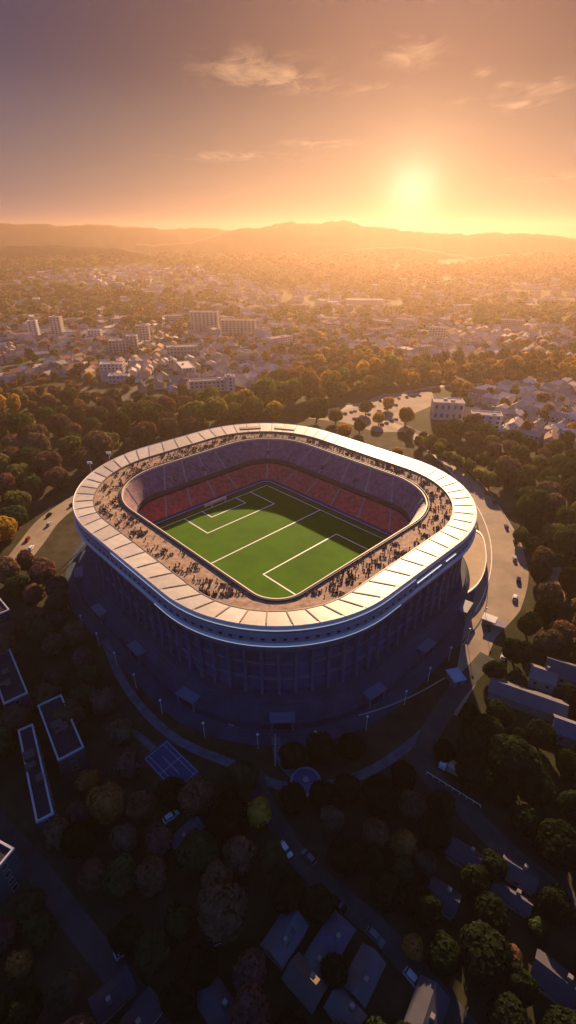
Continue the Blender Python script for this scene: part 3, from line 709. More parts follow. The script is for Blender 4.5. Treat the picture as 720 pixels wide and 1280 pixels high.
def gable(name, label, cat, x, y, rz, w, l, h, rh, wallc, roofc, group=None, hip=False, chimney=True, windows=False, skylights=0, mesh_key=None):
    """pitched-roof house: ridge along its length l (local y)"""
    r = empty(name, (x, y, 0), rz); tag(r, label, cat, group)
    key = mesh_key or ('g', round(w, 1), round(l, 1), round(h, 1), round(rh, 1), hip)
    if key not in MATS:
        a, b = w / 2, l / 2; wb = MB(); k = (b * 0.55 if hip else 0)
        vs = [(-a, -b, 0), (a, -b, 0), (a, b, 0), (-a, b, 0), (-a, -b, h), (a, -b, h), (a, b, h), (-a, b, h), (0, -b, h + rh), (0, b, h + rh)]
        fs = [(0, 1, 5, 4), (1, 2, 6, 5), (2, 3, 7, 6), (3, 0, 4, 7)] + ([] if hip else [(4, 5, 8), (6, 7, 9)])
        wb.add(vs, fs)
        e = 0.5; sl_ = rh / a; rb = MB(); z0 = h - e * sl_ + 0.06; z1 = h + rh + 0.06
        for dz in (0,):
            if hip:
                t = [(-a - e, -b - e, z0), (a + e, -b - e, z0), (a + e, b + e, z0), (-a - e, b + e, z0), (0, -b + k, z1), (0, b - k, z1)]
                rb.add(t + [(x_, y_, z_ - 0.22) for x_, y_, z_ in t], [(0, 1, 4), (1, 2, 5, 4), (2, 3, 5), (3, 0, 4, 5), (0, 6, 7, 1), (1, 7, 8, 2), (2, 8, 9, 3), (3, 9, 6, 0)])
            else:
                t = [(-a - e, -b - e, z0), (0, -b - e, z1), (0, b + e, z1), (-a - e, b + e, z0), (a + e, -b - e, z0), (a + e, b + e, z0)]
                rb.add(t + [(x_, y_, z_ - 0.22) for x_, y_, z_ in t], [(0, 1, 2, 3), (1, 4, 5, 2), (0, 3, 9, 6), (4, 10, 11, 5), (0, 6, 7, 1), (1, 7, 10, 4), (2, 8, 9, 3), (2, 5, 11, 8), (6, 9, 8, 7), (7, 8, 11, 10)])
        cb = MB().box(a * .28, a * .28 + .8, -b * .4, -b * .4 + .9, h + rh * .45, h + rh + 0.9)
        MATS[key] = (wb.me('wall', TINT), rb.me('roof', TINT), cb.me('chimney', TINT))
    wm, rm, cm2 = MATS[key]
    o = link('wall', wm, r); o.color = (*wallc, 1)
    ro = link('roof', rm, r); ro.color = (*roofc, 1)
    if chimney:
        o = link('chimney', cm2, ro); o.color = (*[c * .8 for c in wallc], 1)
    for k in range(skylights):
        sl_ = rh / (w / 2); n = Vector((sl_, 0, 1)).normalized(); c = Vector((w * .25, (k - (skylights - 1) / 2) * 2.4, h + rh / 2 + .1))
        M = Matrix.Translation(c) @ Matrix.Rotation(math.atan(sl_), 4, 'Y')
        MB().box(-.6, .6, -.45, .45, 0, .1, 0, M).build('skylight', GLASS, ro)
    if windows: fac_windows(r, w, l, h, max(1, int(h / 2.7)), 3.0, 1.1, 1.3)
    BLK.append((x, y, math.hypot(w, l) / 2)); return r
def from_px(A, B, C, z):
    A, B, C = (Vector(at(*p, z)) for p in (A, B, C)); e = B - A; d = e.normalized(); n = Vector((-d.y, d.x)); h = (C - B).dot(n)
    c = A + e / 2 + n * h / 2; return c.x, c.y, math.atan2(d.y, d.x), e.length, abs(h)
WTRIM = mat('white_parapet', (0.42, 0.42, 0.46), 0.5, 0.4)
def blk(name, label, A, B, C, h, wallc, roofc, floors, gear=3, cat='building', trim=None, parapet=.6, windows=True):
    x, y, rz, w, l = from_px(A, B, C, h)
    return flat_block(name, label, cat, x, y, rz, w, l, h, wallc, floors, None, roofc, parapet, windows, gear, trim=trim)
DK = (0.07, 0.06, 0.08); DR = (0.035, 0.032, 0.042)
blk('flat_roofed_building', 'dark flat roof with white edge lines, second from the top at the left edge', (5, 881), (35, 867), (-12, 822), 9, DK, DR, 3, trim=WTRIM)
blk('flat_roofed_building', 'long dark flat roof outlined in white beside the pale autumn tree', (73, 952), (105, 935), (46, 884), 8, DK, DR, 2, trim=WTRIM)
blk('flat_roofed_building', 'narrow long dark roof with white parapet running off the left edge', (46, 1029), (67, 1018), (-18, 932), 9, DK, DR, 3, trim=WTRIM)
blk('flat_roofed_building', 'small dark roof with white rim at the left edge above the others', (-8, 772), (12, 763), (-22, 738), 8, DK, DR, 2, trim=WTRIM)
blk('teal_block', 'dark block with dull teal wall at the lower left edge', (-12, 1098), (18, 1062), (-20, 1020), 12, (0.03, 0.09, 0.11), DR, 4, trim=WTRIM)
GRY = (0.12, 0.115, 0.125)
def hs(label, px, py, ang, w, l, h, rh, wallc=(0.3, 0.27, 0.25), roofc=GRY, hip=False, windows=True, sky_=0, chim=True, name='house'):
    q = .6 if py > 1000 else .95
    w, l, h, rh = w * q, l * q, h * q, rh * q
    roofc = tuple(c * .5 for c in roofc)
    x, y = at(px, py, h + rh * .5); return gable(name, label, 'house', x, y, R(ang), w, l, h, rh, wallc, roofc, None, hip, chim, windows, sky_)
# right edge of the photo
hs('long low grey gabled shed on the right beside the dark street', 660, 868, 62, 7.5, 24, 4, 2, roofc=(0.30, 0.27, 0.29), chim=False, windows=False, name='shed')
hs('small pale ridged roof just above the long grey shed', 680, 840, 62, 7, 8, 5, 2, roofc=(0.34, 0.31, 0.33))
hs('grey gabled house cut by the right edge above the long shed', 712, 835, 62, 9, 14, 6, 3, roofc=(0.22, 0.2, 0.23))
hs('grey lavender roof cut by the right edge below the long shed', 716, 908, 62, 7, 10, 5, 2.4, roofc=(0.28, 0.26, 0.32))
# bottom
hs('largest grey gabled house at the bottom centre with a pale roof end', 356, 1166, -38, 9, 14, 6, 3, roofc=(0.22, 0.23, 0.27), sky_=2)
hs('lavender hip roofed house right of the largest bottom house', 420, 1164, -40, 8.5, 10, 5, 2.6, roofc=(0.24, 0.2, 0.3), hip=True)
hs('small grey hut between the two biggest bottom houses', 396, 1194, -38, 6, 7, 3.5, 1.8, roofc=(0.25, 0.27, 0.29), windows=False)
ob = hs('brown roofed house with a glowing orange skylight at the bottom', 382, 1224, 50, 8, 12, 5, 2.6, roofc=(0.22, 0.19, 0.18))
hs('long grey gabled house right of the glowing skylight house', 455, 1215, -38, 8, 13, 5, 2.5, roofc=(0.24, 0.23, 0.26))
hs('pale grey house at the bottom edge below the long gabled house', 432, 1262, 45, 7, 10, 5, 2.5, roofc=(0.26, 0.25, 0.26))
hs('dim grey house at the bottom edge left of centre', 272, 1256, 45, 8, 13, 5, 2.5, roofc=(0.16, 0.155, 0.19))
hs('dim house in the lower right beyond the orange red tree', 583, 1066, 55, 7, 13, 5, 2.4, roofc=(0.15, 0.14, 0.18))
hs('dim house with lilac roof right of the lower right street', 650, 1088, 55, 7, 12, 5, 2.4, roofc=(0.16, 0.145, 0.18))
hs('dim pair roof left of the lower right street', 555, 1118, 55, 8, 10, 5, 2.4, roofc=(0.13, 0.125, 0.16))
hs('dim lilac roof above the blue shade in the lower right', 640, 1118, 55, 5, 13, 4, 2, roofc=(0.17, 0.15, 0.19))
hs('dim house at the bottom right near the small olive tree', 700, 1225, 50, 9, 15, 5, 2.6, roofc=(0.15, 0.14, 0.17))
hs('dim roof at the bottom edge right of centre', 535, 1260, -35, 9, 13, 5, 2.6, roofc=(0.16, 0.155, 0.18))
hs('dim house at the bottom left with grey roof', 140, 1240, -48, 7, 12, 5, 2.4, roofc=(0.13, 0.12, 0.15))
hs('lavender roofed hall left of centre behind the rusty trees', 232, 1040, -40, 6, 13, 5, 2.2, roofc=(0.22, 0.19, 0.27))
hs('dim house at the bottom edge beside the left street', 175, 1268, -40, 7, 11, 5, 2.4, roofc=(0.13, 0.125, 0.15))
# the lit skylight
_o = MB().box(-.8, .8, -.75, .75, 0, .15, 0, Matrix.Translation((1.2, -1.5, 3.87)) @ Matrix.Rotation(math.atan(2.6 / 4), 4, 'Y')).build('skylight', mat('lit_window', (1.0, 0.45, 0.16), 0.4, 0.3, emit=0.16), ob)

# landmark buildings of the town behind
def bld(name, label, px, py, w, l, h, wallc, floors, rz=0, roofc=(0.32, 0.28, 0.27), windows=True, step=4.0, ww=2.0, wh=1.7, sides=(0, 1, 3), gear=2):
    x, y = at(px, py); return flat_block(name, label, 'building', x, y, R(rz), w, l, h, wallc, floors, None, roofc, .8, windows, gear, sides, step, ww, wh)
bld('apartment_tower', 'broad pale apartment slab, tallest building in the town behind the stadium', 257, 415, 47, 20, 33, (0.55, 0.5, 0.45), 11, 0, step=6, ww=2.6, wh=2)
bld('apartment_block', 'long lower apartment block right of the tall pale slab', 299, 417, 58, 18, 22, (0.48, 0.4, 0.34), 6, -4, step=6, ww=2.6)
bld('apartment_tower', 'narrow white tower nearest the left edge of the town', 45, 422, 13, 13, 26, (0.6, 0.56, 0.52), 8, 10)
bld('apartment_tower', 'pale narrow tower in the left town, taller than its white neighbour', 74, 420, 17, 16, 30, (0.5, 0.45, 0.4), 9, 5)
bld('apartment_block', 'pink grey block of three stepped parts above the highway', 152, 445, 26, 16, 21, (0.45, 0.36, 0.33), 6, 8)
bld('apartment_block', 'pale tall block touching the pink stepped block', 168, 443, 14, 14, 25, (0.5, 0.42, 0.37), 7, 8)
bld('office_block', 'broad flat beige hall in the middle of the left town', 228, 446, 40, 18, 14, (0.42, 0.38, 0.31), 3, 12)
bld('apartment_block', 'small white block left of the pale beige hall', 120, 424, 20, 12, 14, (0.6, 0.55, 0.52), 4, 5)
bld('apartment_block', 'pink block standing beyond the stepped pink block', 180, 425, 20, 14, 22, (0.48, 0.38, 0.34), 6, 5)
bld('terraced_block', 'row of white fronted houses at the near edge of the town', 262, 488, 40, 12, 11, (0.5, 0.47, 0.46), 3, 14, (0.22, 0.17, 0.16))
bld('terraced_block', 'bright white gabled front at right end of the white row', 288, 487, 9, 12, 14, (0.62, 0.58, 0.55), 4, 14, (0.22, 0.17, 0.16))
bld('office_block', 'white U shaped block above the highway bend', 142, 468, 26, 14, 13, (0.5, 0.48, 0.5), 4, 6)
bld('office_block', 'pale lower wing in front of the white block above the bend', 150, 478, 22, 10, 8, (0.5, 0.5, 0.55), 2, 4)
bld('villa', 'white flat roofed villa with tall dark windows beside the car park', 557, 522, 26, 16, 15, (0.68, 0.6, 0.5), 2, -8, (0.5, 0.42, 0.36), step=4.4, ww=2.0, wh=3.4)
bld('villa', 'white house with rows of windows right of the flat roofed villa', 605, 533, 24, 12, 11, (0.62, 0.58, 0.54), 3, -14, (0.4, 0.34, 0.3), step=4.6, ww=2.2, wh=1.8)
bld('office_block', 'long pale low hall far behind on the sunlit plain', 455, 383, 90, 40, 10, (0.5, 0.45, 0.4), 2, 0, (0.5, 0.42, 0.34), windows=False)
bld('office_block', 'long pale roof at the far left of the sunlit plain', 195, 376, 50, 20, 9, (0.55, 0.5, 0.48), 2, 0, (0.55, 0.5, 0.45), windows=False)
bld('apartment_block', 'hazy pale block in the right half of the sunlit town', 545, 424, 26, 14, 18, (0.5, 0.45, 0.4), 5, -6)

# ------------------------------------------------------------------ shared label maker
ORD = ['first', 'second', 'third', 'fourth', 'fifth', 'sixth', 'seventh', 'eighth', 'ninth', 'tenth']
NUM = ['zero', 'one', 'two', 'three', 'four', 'five', 'six', 'seven', 'eight', 'nine', 'ten']
def ordered(items, noun, where):
    """items: [(object, px)] that look alike in one place -> ordinal labels"""
    items.sort(key=lambda t: t[1]); n = len(items)
    for i, (o, _) in enumerate(items):
        if n == 1: s = f'only {noun} {where}'
        elif i == 0: s = f'leftmost {noun} {where}'
        elif i == n - 1: s = f'rightmost {noun} {where}'
        elif i < n / 2: s = f'{noun} {where}, {ORD[i]} from left'
        else: s = f'{noun} {where}, {ORD[n - 1 - i]} from right'
        o['label'] = s
def label_all(lst, maxn=9):
    """lst: [(object, noun, place, px, py)]; places split into near/far and left/right parts until every set is short"""
    from collections import defaultdict
    def go(its, noun, place, depth, pre):
        if len(its) <= maxn or depth > 3:
            its.sort(key=lambda t: t[1])
            for k in range(0, len(its), 20): ordered([(o, x) for o, x, y in its[k:k + 20]], noun, f'{pre}{place}')
            return
        if depth % 2 == 0:
            its.sort(key=lambda t: t[2]); k = len(its) // 3 + 1; nm = ['in far part of ', 'in middle of ', 'in near part of '] if depth == 0 else ['farther back in ', 'mid ', 'nearer in ']
            for j in range(3):
                if its[j * k:(j + 1) * k]: go(its[j * k:(j + 1) * k], noun, place, depth + 1, nm[j] if depth == 0 else pre)
        else:
            its.sort(key=lambda t: t[1]); h = (len(its) + 1) // 2
            for j, nm in ((0, 'left side, '), (1, 'right side, ')): go(its[j * h:(j + 1) * h], noun, place, depth + 1, nm + pre)
    d = defaultdict(list)
    for o, noun, place, x, y in lst: d[(noun, place)].append((o, x, y))
    for (noun, place), its in d.items(): go(its, noun, place, 0, 'in ')

# ------------------------------------------------------------------ trees
def leaf_cloud(n, size, seed, lobes=8):
    rr = np.random.default_rng(seed)
    c = [np.array([0, 0, 1.02])]; rad = [0.77]
    for k in range(lobes):
        a = 2 * PI * k / lobes + rr.uniform(-.4, .4); q = rr.uniform(0.25, 0.52); zz = rr.uniform(0.7, 1.4)
        c.append(np.array([q * math.cos(a), q * math.sin(a), zz])); rad.append(rr.uniform(0.34, 0.54))
    c = np.array(c); rad = np.array(rad)
    k = rr.choice(len(c), n, p=rad ** 2 / (rad ** 2).sum())
    d = rr.normal(size=(n, 3)); d /= np.linalg.norm(d, axis=1)[:, None]
    rr_ = rr.uniform(0.80, 1.05, n) ** 0.7
    p = c[k] + d * (rad[k] * rr_)[:, None] * np.array([1, 1, 0.95])
    nrm = d + rr.normal(scale=0.22, size=(n, 3)); nrm /= np.linalg.norm(nrm, axis=1)[:, None]
    a = np.cross(nrm, rr.normal(size=(n, 3))); a /= np.linalg.norm(a, axis=1)[:, None]; b = np.cross(nrm, a)
    s = size * rr.uniform(0.55, 1.25, n)[:, None]
    v = np.stack([p - a * s, p + b * s * .7, p + a * s, p - b * s * .7], 1)
    return v.reshape(-1, 3)
def quads_mesh(name, v, m, tint=None):
    v = np.asarray(v, dtype=np.float32); n = len(v) // 4
    me = bpy.data.meshes.new(name); me.vertices.add(len(v)); me.vertices.foreach_set('co', v.ravel())
    me.loops.add(4 * n); me.loops.foreach_set('vertex_index', np.arange(4 * n, dtype=np.int32))
    me.polygons.add(n); me.polygons.foreach_set('loop_start', np.arange(0, 4 * n, 4, dtype=np.int32)); 
    me.polygons.foreach_set('loop_total', np.full(n, 4, dtype=np.int32))
    me.materials.append(m); me.update(calc_edges=True)
    if tint is not None:
        a = me.attributes.new('tint', 'FLOAT_COLOR', 'POINT'); a.data.foreach_set('color', np.asarray(tint, dtype=np.float32).ravel())
    return me
CROWNS = [quads_mesh('crown', leaf_cloud(2400, 0.115, 100 + i, 7 + i % 4), LEAF) for i in range(9)]
def trunk_mesh(seed):
    rr = random.Random(seed); mb = MB()
    mb.tube((0, 0, 0), (0.02, 0.01, 0.55), 0.075, 0.05, 8); mb.tube((0.02, 0.01, 0.55), (0, 0.03, 1.15), 0.05, 0.02, 7)
    for k in range(5):
        a = k * 1.26 + rr.uniform(-.3, .3); z0 = rr.uniform(.4, .75)
        mb.tube((0.02, 0.01, z0), (0.5 * math.cos(a), 0.5 * math.sin(a), z0 + rr.uniform(.25, .5)), 0.03, 0.01, 6)
    return mb.me('trunk', BARK)
TRUNKS = [trunk_mesh(i) for i in range(4)]
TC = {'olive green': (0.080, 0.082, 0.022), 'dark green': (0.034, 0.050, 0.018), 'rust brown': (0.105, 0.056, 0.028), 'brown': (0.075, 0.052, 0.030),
      'shaded green': (0.017, 0.025, 0.011), 'golden': (0.23, 0.135, 0.022), 'orange': (0.17, 0.080, 0.022), 'russet': (0.085, 0.045, 0.034), 'yellow green': (0.12, 0.115, 0.022)}  # the darkest green is dark green with foreground shade put into its colour
TC = {k: tuple(c * (1.0 if k == 'shaded green' else 1.4 if k == 'dark green' else 2.1 if k == 'golden' else 1.9) for c in v) for k, v in TC.items()}
TREES = []                                                     # (x, y, r, h, colour, place, label or None)
def inpoly(px, py, poly):
    c = False; n = len(poly); j = n - 1
    for i in range(n):
        xi, yi = poly[i]; xj, yj = poly[j]
        if (yi > py) != (yj > py) and px < (xj - xi) * (py - yi) / (yj - yi) + xi: c = not c
        j = i
    return c
def free(x, y, r, roads=True):
    if stad_dist(x, y) < 10 + r * .45: return False
    for bx_, by_, br in BLK:
        if (x - bx_) ** 2 + (y - by_) ** 2 < (br * .85 + r * .55) ** 2: return False
    if roads:
        for P, hw in ROADS:
            if np.hypot(P[:, 0] - x, P[:, 1] - y).min() < hw + r * .55: return False
    return True
GRID = {}
def clash(x, y, r, k=0.75):
    gx_, gy_ = int(x // 30), int(y // 30)
    for i in (-1, 0, 1):
        for j in (-1, 0, 1):
            for (a, b, q) in GRID.get((gx_ + i, gy_ + j), ()):
                if (x - a) ** 2 + (y - b) ** 2 < (k * (r + q)) ** 2: return True
    return False
def put(x, y, r, h, col, place, label=None):
    TREES.append((x, y, r, h, col, place, label)); GRID.setdefault((int(x // 30), int(y // 30)), []).append((x, y, r))
def tree_px(px, py, rpx, col, label, ratio=1.35):
    x, y = at(px, py, 9); dep = proj(x, y, 9)[2]; r = rpx * dep / F
    put(x, y, r, r * 2 * ratio * .72, col, None, label)
for a in [(85, 886, 23, 'brown', 'pale brown round tree beside the white edged roof on the left'), (66, 838, 19, 'brown', 'dull brown tree left above the pale round tree'),
          (100, 812, 17, 'russet', 'russet tree at top of the left foreground clump'), (128, 866, 20, 'russet', 'russet tree between the left clump and the stadium kerb'),
          (132, 996, 27, 'orange', 'large orange brown tree in the left foreground'), (106, 964, 18, 'orange', 'bright orange tree touching the large orange brown one'),
          (152, 1036, 20, 'brown', 'brown tree just below the large orange tree'), (186, 1080, 25, 'rust brown', 'rust brown tree left of the dark lavender roof'),
          (304, 962, 24, 'dark green', 'dark leafy tree left of the round basin'), (322, 1003, 21, 'golden', 'pale golden crowned tree below the dark one by the basin'),
          (270, 1086, 24, 'rust brown', 'rust topped dark tree right of the lavender roof'), (472, 1030, 22, 'rust brown', 'rust tree left of an olive one in the lower middle'),
          (508, 1040, 20, 'orange', 'orange tinged tree between two olive trees in the lower middle'), (547, 1030, 25, 'shaded green', 'dark olive tree right of the orange tinged one in lower middle'),
          (612, 905, 24, 'shaded green', 'dull tree beside the pale lorry on the right'), (640, 945, 34, 'shaded green', 'biggest dark tree on the right below the long shed'),
          (672, 975, 28, 'shaded green', 'deep olive tree at the right of the biggest dark tree'), (632, 912, 13, 'golden', 'little golden tree on top of the dull one at right'),
          (520, 1166, 17, 'orange', 'small orange red tree alone in the lower right'), (682, 1142, 14, 'dark green', 'small olive tree near the right edge'),
          (650, 1176, 14, 'rust brown', 'small rust tree just left of a small olive tree at right'), (74, 1225, 24, 'brown', 'dim brown tree in the bottom left corner'),
          (222, 1140, 24, 'dark green', 'dark tree under the rust brown one in lower left'), (14, 1190, 20, 'orange', 'orange tinged tree at the left edge near the bottom'),
          (3, 660, 20, 'golden', 'bright golden tree cut by the left edge beside the road'), (3, 608, 18, 'russet', 'russet tree cut by the left edge above the golden one'),
          (396, 515, 17, 'olive green', 'rounded olive tree alone between stadium and car park'), (430, 537, 12, 'golden', 'small golden tree touching the back of the stadium'),
          (450, 528, 10, 'olive green', 'little olive tree in the car park behind the stadium'), (458, 506, 10, 'olive green', 'olive tree in the middle of the car park behind'), (474, 518, 9, 'golden', 'golden tree in the front of the car park, right of centre'),
          (420, 517, 11, 'yellow green', 'yellow green tree at the left end of the car park'), (486, 500, 9, 'golden', 'golden tree at the back of the car park'),
          (497, 560, 9, 'golden', 'little golden tree where the road leaves the car park'),
          (508, 518, 12, 'golden', 'golden tree at the right side of the car park'), (653, 660, 12, 'olive green', 'small round tree at the bend of the right road'),
          (366, 932, 20, 'shaded green', 'dark round tree on the square just left of the front steps line'), (402, 926, 22, 'shaded green', 'dark tree on the square straight above the round basin'),
          (440, 922, 20, 'shaded green', 'dark tree on the square right of the one above the basin'), (648, 806, 20, 'shaded green', 'dark tree between the long grey shed and white kiosk'),
          (622, 826, 16, 'shaded green', 'small dark tree left of the white parked car'), (686, 796, 20, 'brown', 'brownish tree above the pale ridged roof at right'),
          (664, 772, 17, 'shaded green', 'dark tree right of the kiosks by the road end'), (590, 880, 15, 'shaded green', 'dark tree on the dark street below the pale blue kiosk'),
          (690, 735, 18, 'brown', 'brown tree by the sandy yard on the right'), (705, 780, 18, 'rust brown', 'rust tree at the right edge under the sandy yard')]:
    tree_px(*a)
# rows and woods
def row(pts, step, r, cols, place, jit=1.0, hk=1.0):
    P = smooth(px_line(*pts), 40); acc = 0; last = None
    for p in P:
        if last is None or (p - last).length > step * random.uniform(.85, 1.2):
            last = p; rr = r * random.uniform(.8, 1.2); x, y = p.x + random.gauss(0, jit), p.y + random.gauss(0, jit)
            if not clash(x, y, rr, .6): put(x, y, rr, rr * 2.1 * hk, random.choice(cols), place)
row([(262, 522), (310, 514), (352, 505), (395, 497), (440, 486), (490, 474)], 19, 12, ['golden', 'golden', 'yellow green'], 'the avenue behind the stadium', 1.5)
row([(250, 535), (290, 528), (330, 528), (352, 522)], 17, 10.5, ['olive green', 'golden', 'yellow green'], 'the near avenue behind stadium', 1.5)
row([(400, 503), (440, 494), (490, 482), (530, 474)], 15, 8.5, ['golden', 'yellow green'], 'the golden row by the car park', 1.5)
row([(330, 493), (390, 482), (450, 470), (520, 462)], 16, 9.5, ['golden', 'orange', 'olive green'], 'the row behind the avenue', 2)
row([(525, 560), (548, 572), (572, 586), (596, 600), (618, 616)], 11, 5.5, ['olive green', 'yellow green'], 'the roadside row right of stadium', .8)
row([(512, 548), (530, 553), (560, 566), (600, 585), (640, 602)], 10, 4.5, ['olive green', 'dark green'], 'the far roadside row at right', .8)
def fill(poly, r0, r1, cols, place, dens=0.72, tries=4000, hk=1.0, roads=True):
    xs = [p[0] for p in poly]; ys = [p[1] for p in poly]
    for _ in range(tries):
        px, py = random.uniform(min(xs), max(xs)), random.uniform(min(ys), max(ys))
        if not inpoly(px, py, poly): continue
        x, y = at(px, py); r = random.uniform(r0, r1)
        if clash(x, y, r, dens) or not free(x, y, r, roads): continue
        put(x, y, r, r * random.uniform(1.75, 2.35) * hk, random.choice(cols), place)
AUT = ['dark green', 'olive green', 'dark green', 'brown', 'russet', 'rust brown', 'olive green', 'brown']
fill([(-60, 545), (0, 540), (60, 535), (140, 515), (235, 525), (262, 538), (180, 575), (120, 606), (60, 645), (20, 690), (-80, 720)], 7.5, 12, AUT, 'the left wood', .84, 4500)
fill([(-60, 506), (20, 497), (75, 494), (120, 505), (160, 512), (240, 514), (235, 525), (140, 518), (60, 535), (-60, 545)], 5.5, 8.5, AUT + ['golden'], 'the copse beyond the left lawn', .85, 2200)
fill([(170, 514), (240, 508), (320, 506), (370, 492), (400, 488), (390, 497), (330, 515), (250, 527), (180, 520)], 6, 8.5, ['olive green', 'brown', 'rust brown', 'golden', 'orange'], 'the copse behind the stadium', .95, 500, .9)
fill([(600, 590), (640, 585), (730, 610), (780, 640), (780, 720), (700, 700), (668, 680), (640, 640)], 6.5, 10, ['dark green', 'dark green', 'olive green', 'brown'], 'the right wood', .8, 3500)
fill([(545, 540), (590, 540), (650, 560), (780, 590), (780, 620), (690, 596), (610, 572), (560, 556)], 6, 9, ['dark green', 'olive green', 'brown'], 'the belt between suburb and road', .8, 2500, .9)
fill([(470, 470), (540, 455), (640, 455), (780, 452), (780, 478), (600, 476), (560, 484), (520, 485)], 7, 10, ['orange', 'golden', 'brown', 'rust brown'], 'the amber belt at right', .95, 1800)
fill([(640, 660), (780, 690), (790, 880), (690, 850), (640, 800), (652, 740)], 5, 8, ['shaded green', 'brown', 'shaded green', 'shaded green'], 'the trees by the sandy yard', .74, 2500)
FG = [(-60, 700), (30, 715), (75, 700), (100, 790), (160, 860), (200, 905), (290, 935), (420, 990), (520, 920), (600, 840), (660, 790), (780, 820), (780, 1330), (-60, 1330)]
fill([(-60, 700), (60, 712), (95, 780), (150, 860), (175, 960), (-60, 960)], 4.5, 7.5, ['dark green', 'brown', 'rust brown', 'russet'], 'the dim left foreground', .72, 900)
fill([(-60, 960), (190, 960), (300, 1000), (330, 1330), (-60, 1330)], 3.6, 7, ['shaded green', 'brown', 'dark green', 'russet', 'rust brown'], 'the dim lower left', .72, 1300)
fill([(340, 990), (520, 960), (560, 1330), (330, 1330)], 3.4, 6, ['shaded green', 'dark green', 'brown', 'shaded green'], 'the dim bottom centre', .74, 1300)
fill([(520, 880), (600, 850), (780, 860), (780, 1330), (560, 1330)], 3.6, 6.5, ['shaded green'], 'the dim lower right', .72, 2600)  # only the darkest leaf colour here, standing in for shade

# ------------------------------------------------------------------ houses of the town
HOUSES = []                                                    # (x, y, rz, w, l, h, rh, wall, roof, rooftone, place)
ROOFT = [('red brown', (0.32, 0.17, 0.13)), ('grey', (0.34, 0.29, 0.26)), ('dark', (0.13, 0.11, 0.11)), ('tan', (0.48, 0.34, 0.25)), ('pale', (0.66, 0.54, 0.45))]
WALLT = [(0.55, 0.5, 0.46), (0.62, 0.58, 0.54), (0.45, 0.38, 0.33), (0.5, 0.42, 0.36)]
HG = {}
def hclash(x, y, r):
    gx_, gy_ = int(x // 40), int(y // 40)
    return any((x - a) ** 2 + (y - b) ** 2 < (r + q) ** 2 for i in (-1, 0, 1) for j in (-1, 0, 1) for a, b, q in HG.get((gx_ + i, gy_ + j), ()))
for bx_, by_, br in BLK: HG.setdefault((int(bx_ // 40), int(by_ // 40)), []).append((bx_, by_, br))
def town(poly, n, place, k=1.0, wts=(3, 3, 2, 3, 2), big=0.08):
    xs = [p[0] for p in poly]; ys = [p[1] for p in poly]
    g = [at(x, y) for x, y in poly]; gx0, gx1 = min(p[0] for p in g), max(p[0] for p in g); gy0, gy1 = min(p[1] for p in g), max(p[1] for p in g)
    c = 0
    for _ in range(n * 12):
        if c >= n: break
        x, y = random.uniform(gx0, gx1), random.uniform(gy0, gy1); q = proj(x, y)
        if y > 1900 or not inpoly(q[0], q[1], poly): continue
        a = 0.5 + 0.9 * math.sin(x / 170 + 1.3) + 0.7 * math.cos(y / 230)            # streets turn slowly from district to district
        # street gaps
        ux_, uy_ = x * math.cos(a) + y * math.sin(a), -x * math.sin(a) + y * math.cos(a)
        if (uy_ % 46) < 9: continue
        rz = a + (PI / 2 if random.random() < .35 else 0) + random.gauss(0, .06)
        w_, l_, h_, rh_ = random.choice([7.5, 8.5, 9.5, 10.5]) * k, random.choice([10, 12, 14, 17]) * k, random.choice([4.5, 5.5, 6.5, 8]), random.choice([2.2, 2.8, 3.4])
        if random.random() < big: w_, l_, h_, rh_ = random.choice([13, 15]), random.choice([24, 32, 40]), random.choice([9, 12, 15]), 0
        r = math.hypot(w_, l_) / 2 * .72
        if hclash(x, y, r) or clash(x, y, r, .62): continue
        if any(np.hypot(P[:, 0] - x, P[:, 1] - y).min() < hw + r for P, hw in ROADS): continue
        HG.setdefault((int(x // 40), int(y // 40)), []).append((x, y, r)); c += 1
        HOUSES.append((x, y, rz, w_, l_, h_, rh_, random.choice(WALLT), *random.choices(ROOFT, wts)[0], place))
town([(590, 492), (640, 484), (740, 482), (740, 566), (680, 556), (630, 545), (585, 538)], 95, 'the villa suburb', 1.0, (1, 3, 1, 4, 6), big=0)
town([(-20, 425), (120, 415), (250, 430), (330, 440), (390, 455), (340, 478), (250, 492), (180, 490), (100, 470), (-20, 480)], 360, 'the near town', 1.0, big=.03)
town([(-20, 388), (150, 382), (330, 392), (430, 425), (400, 450), (330, 440), (240, 425), (120, 412), (-20, 425)], 420, 'the mid town', 1.15)
town([(400, 400), (740, 396), (740, 452), (640, 455), (500, 455), (420, 440)], 330, 'the sunlit right town', 1.15, (2, 3, 1, 4, 4))
town([(-40, 356), (200, 352), (330, 370), (420, 398), (330, 392), (150, 382), (-40, 388)], 480, 'the far town', 1.5, big=.15)
town([(360, 372), (760, 360), (760, 396), (400, 400)], 260, 'the far town at right', 1.5, big=.15)
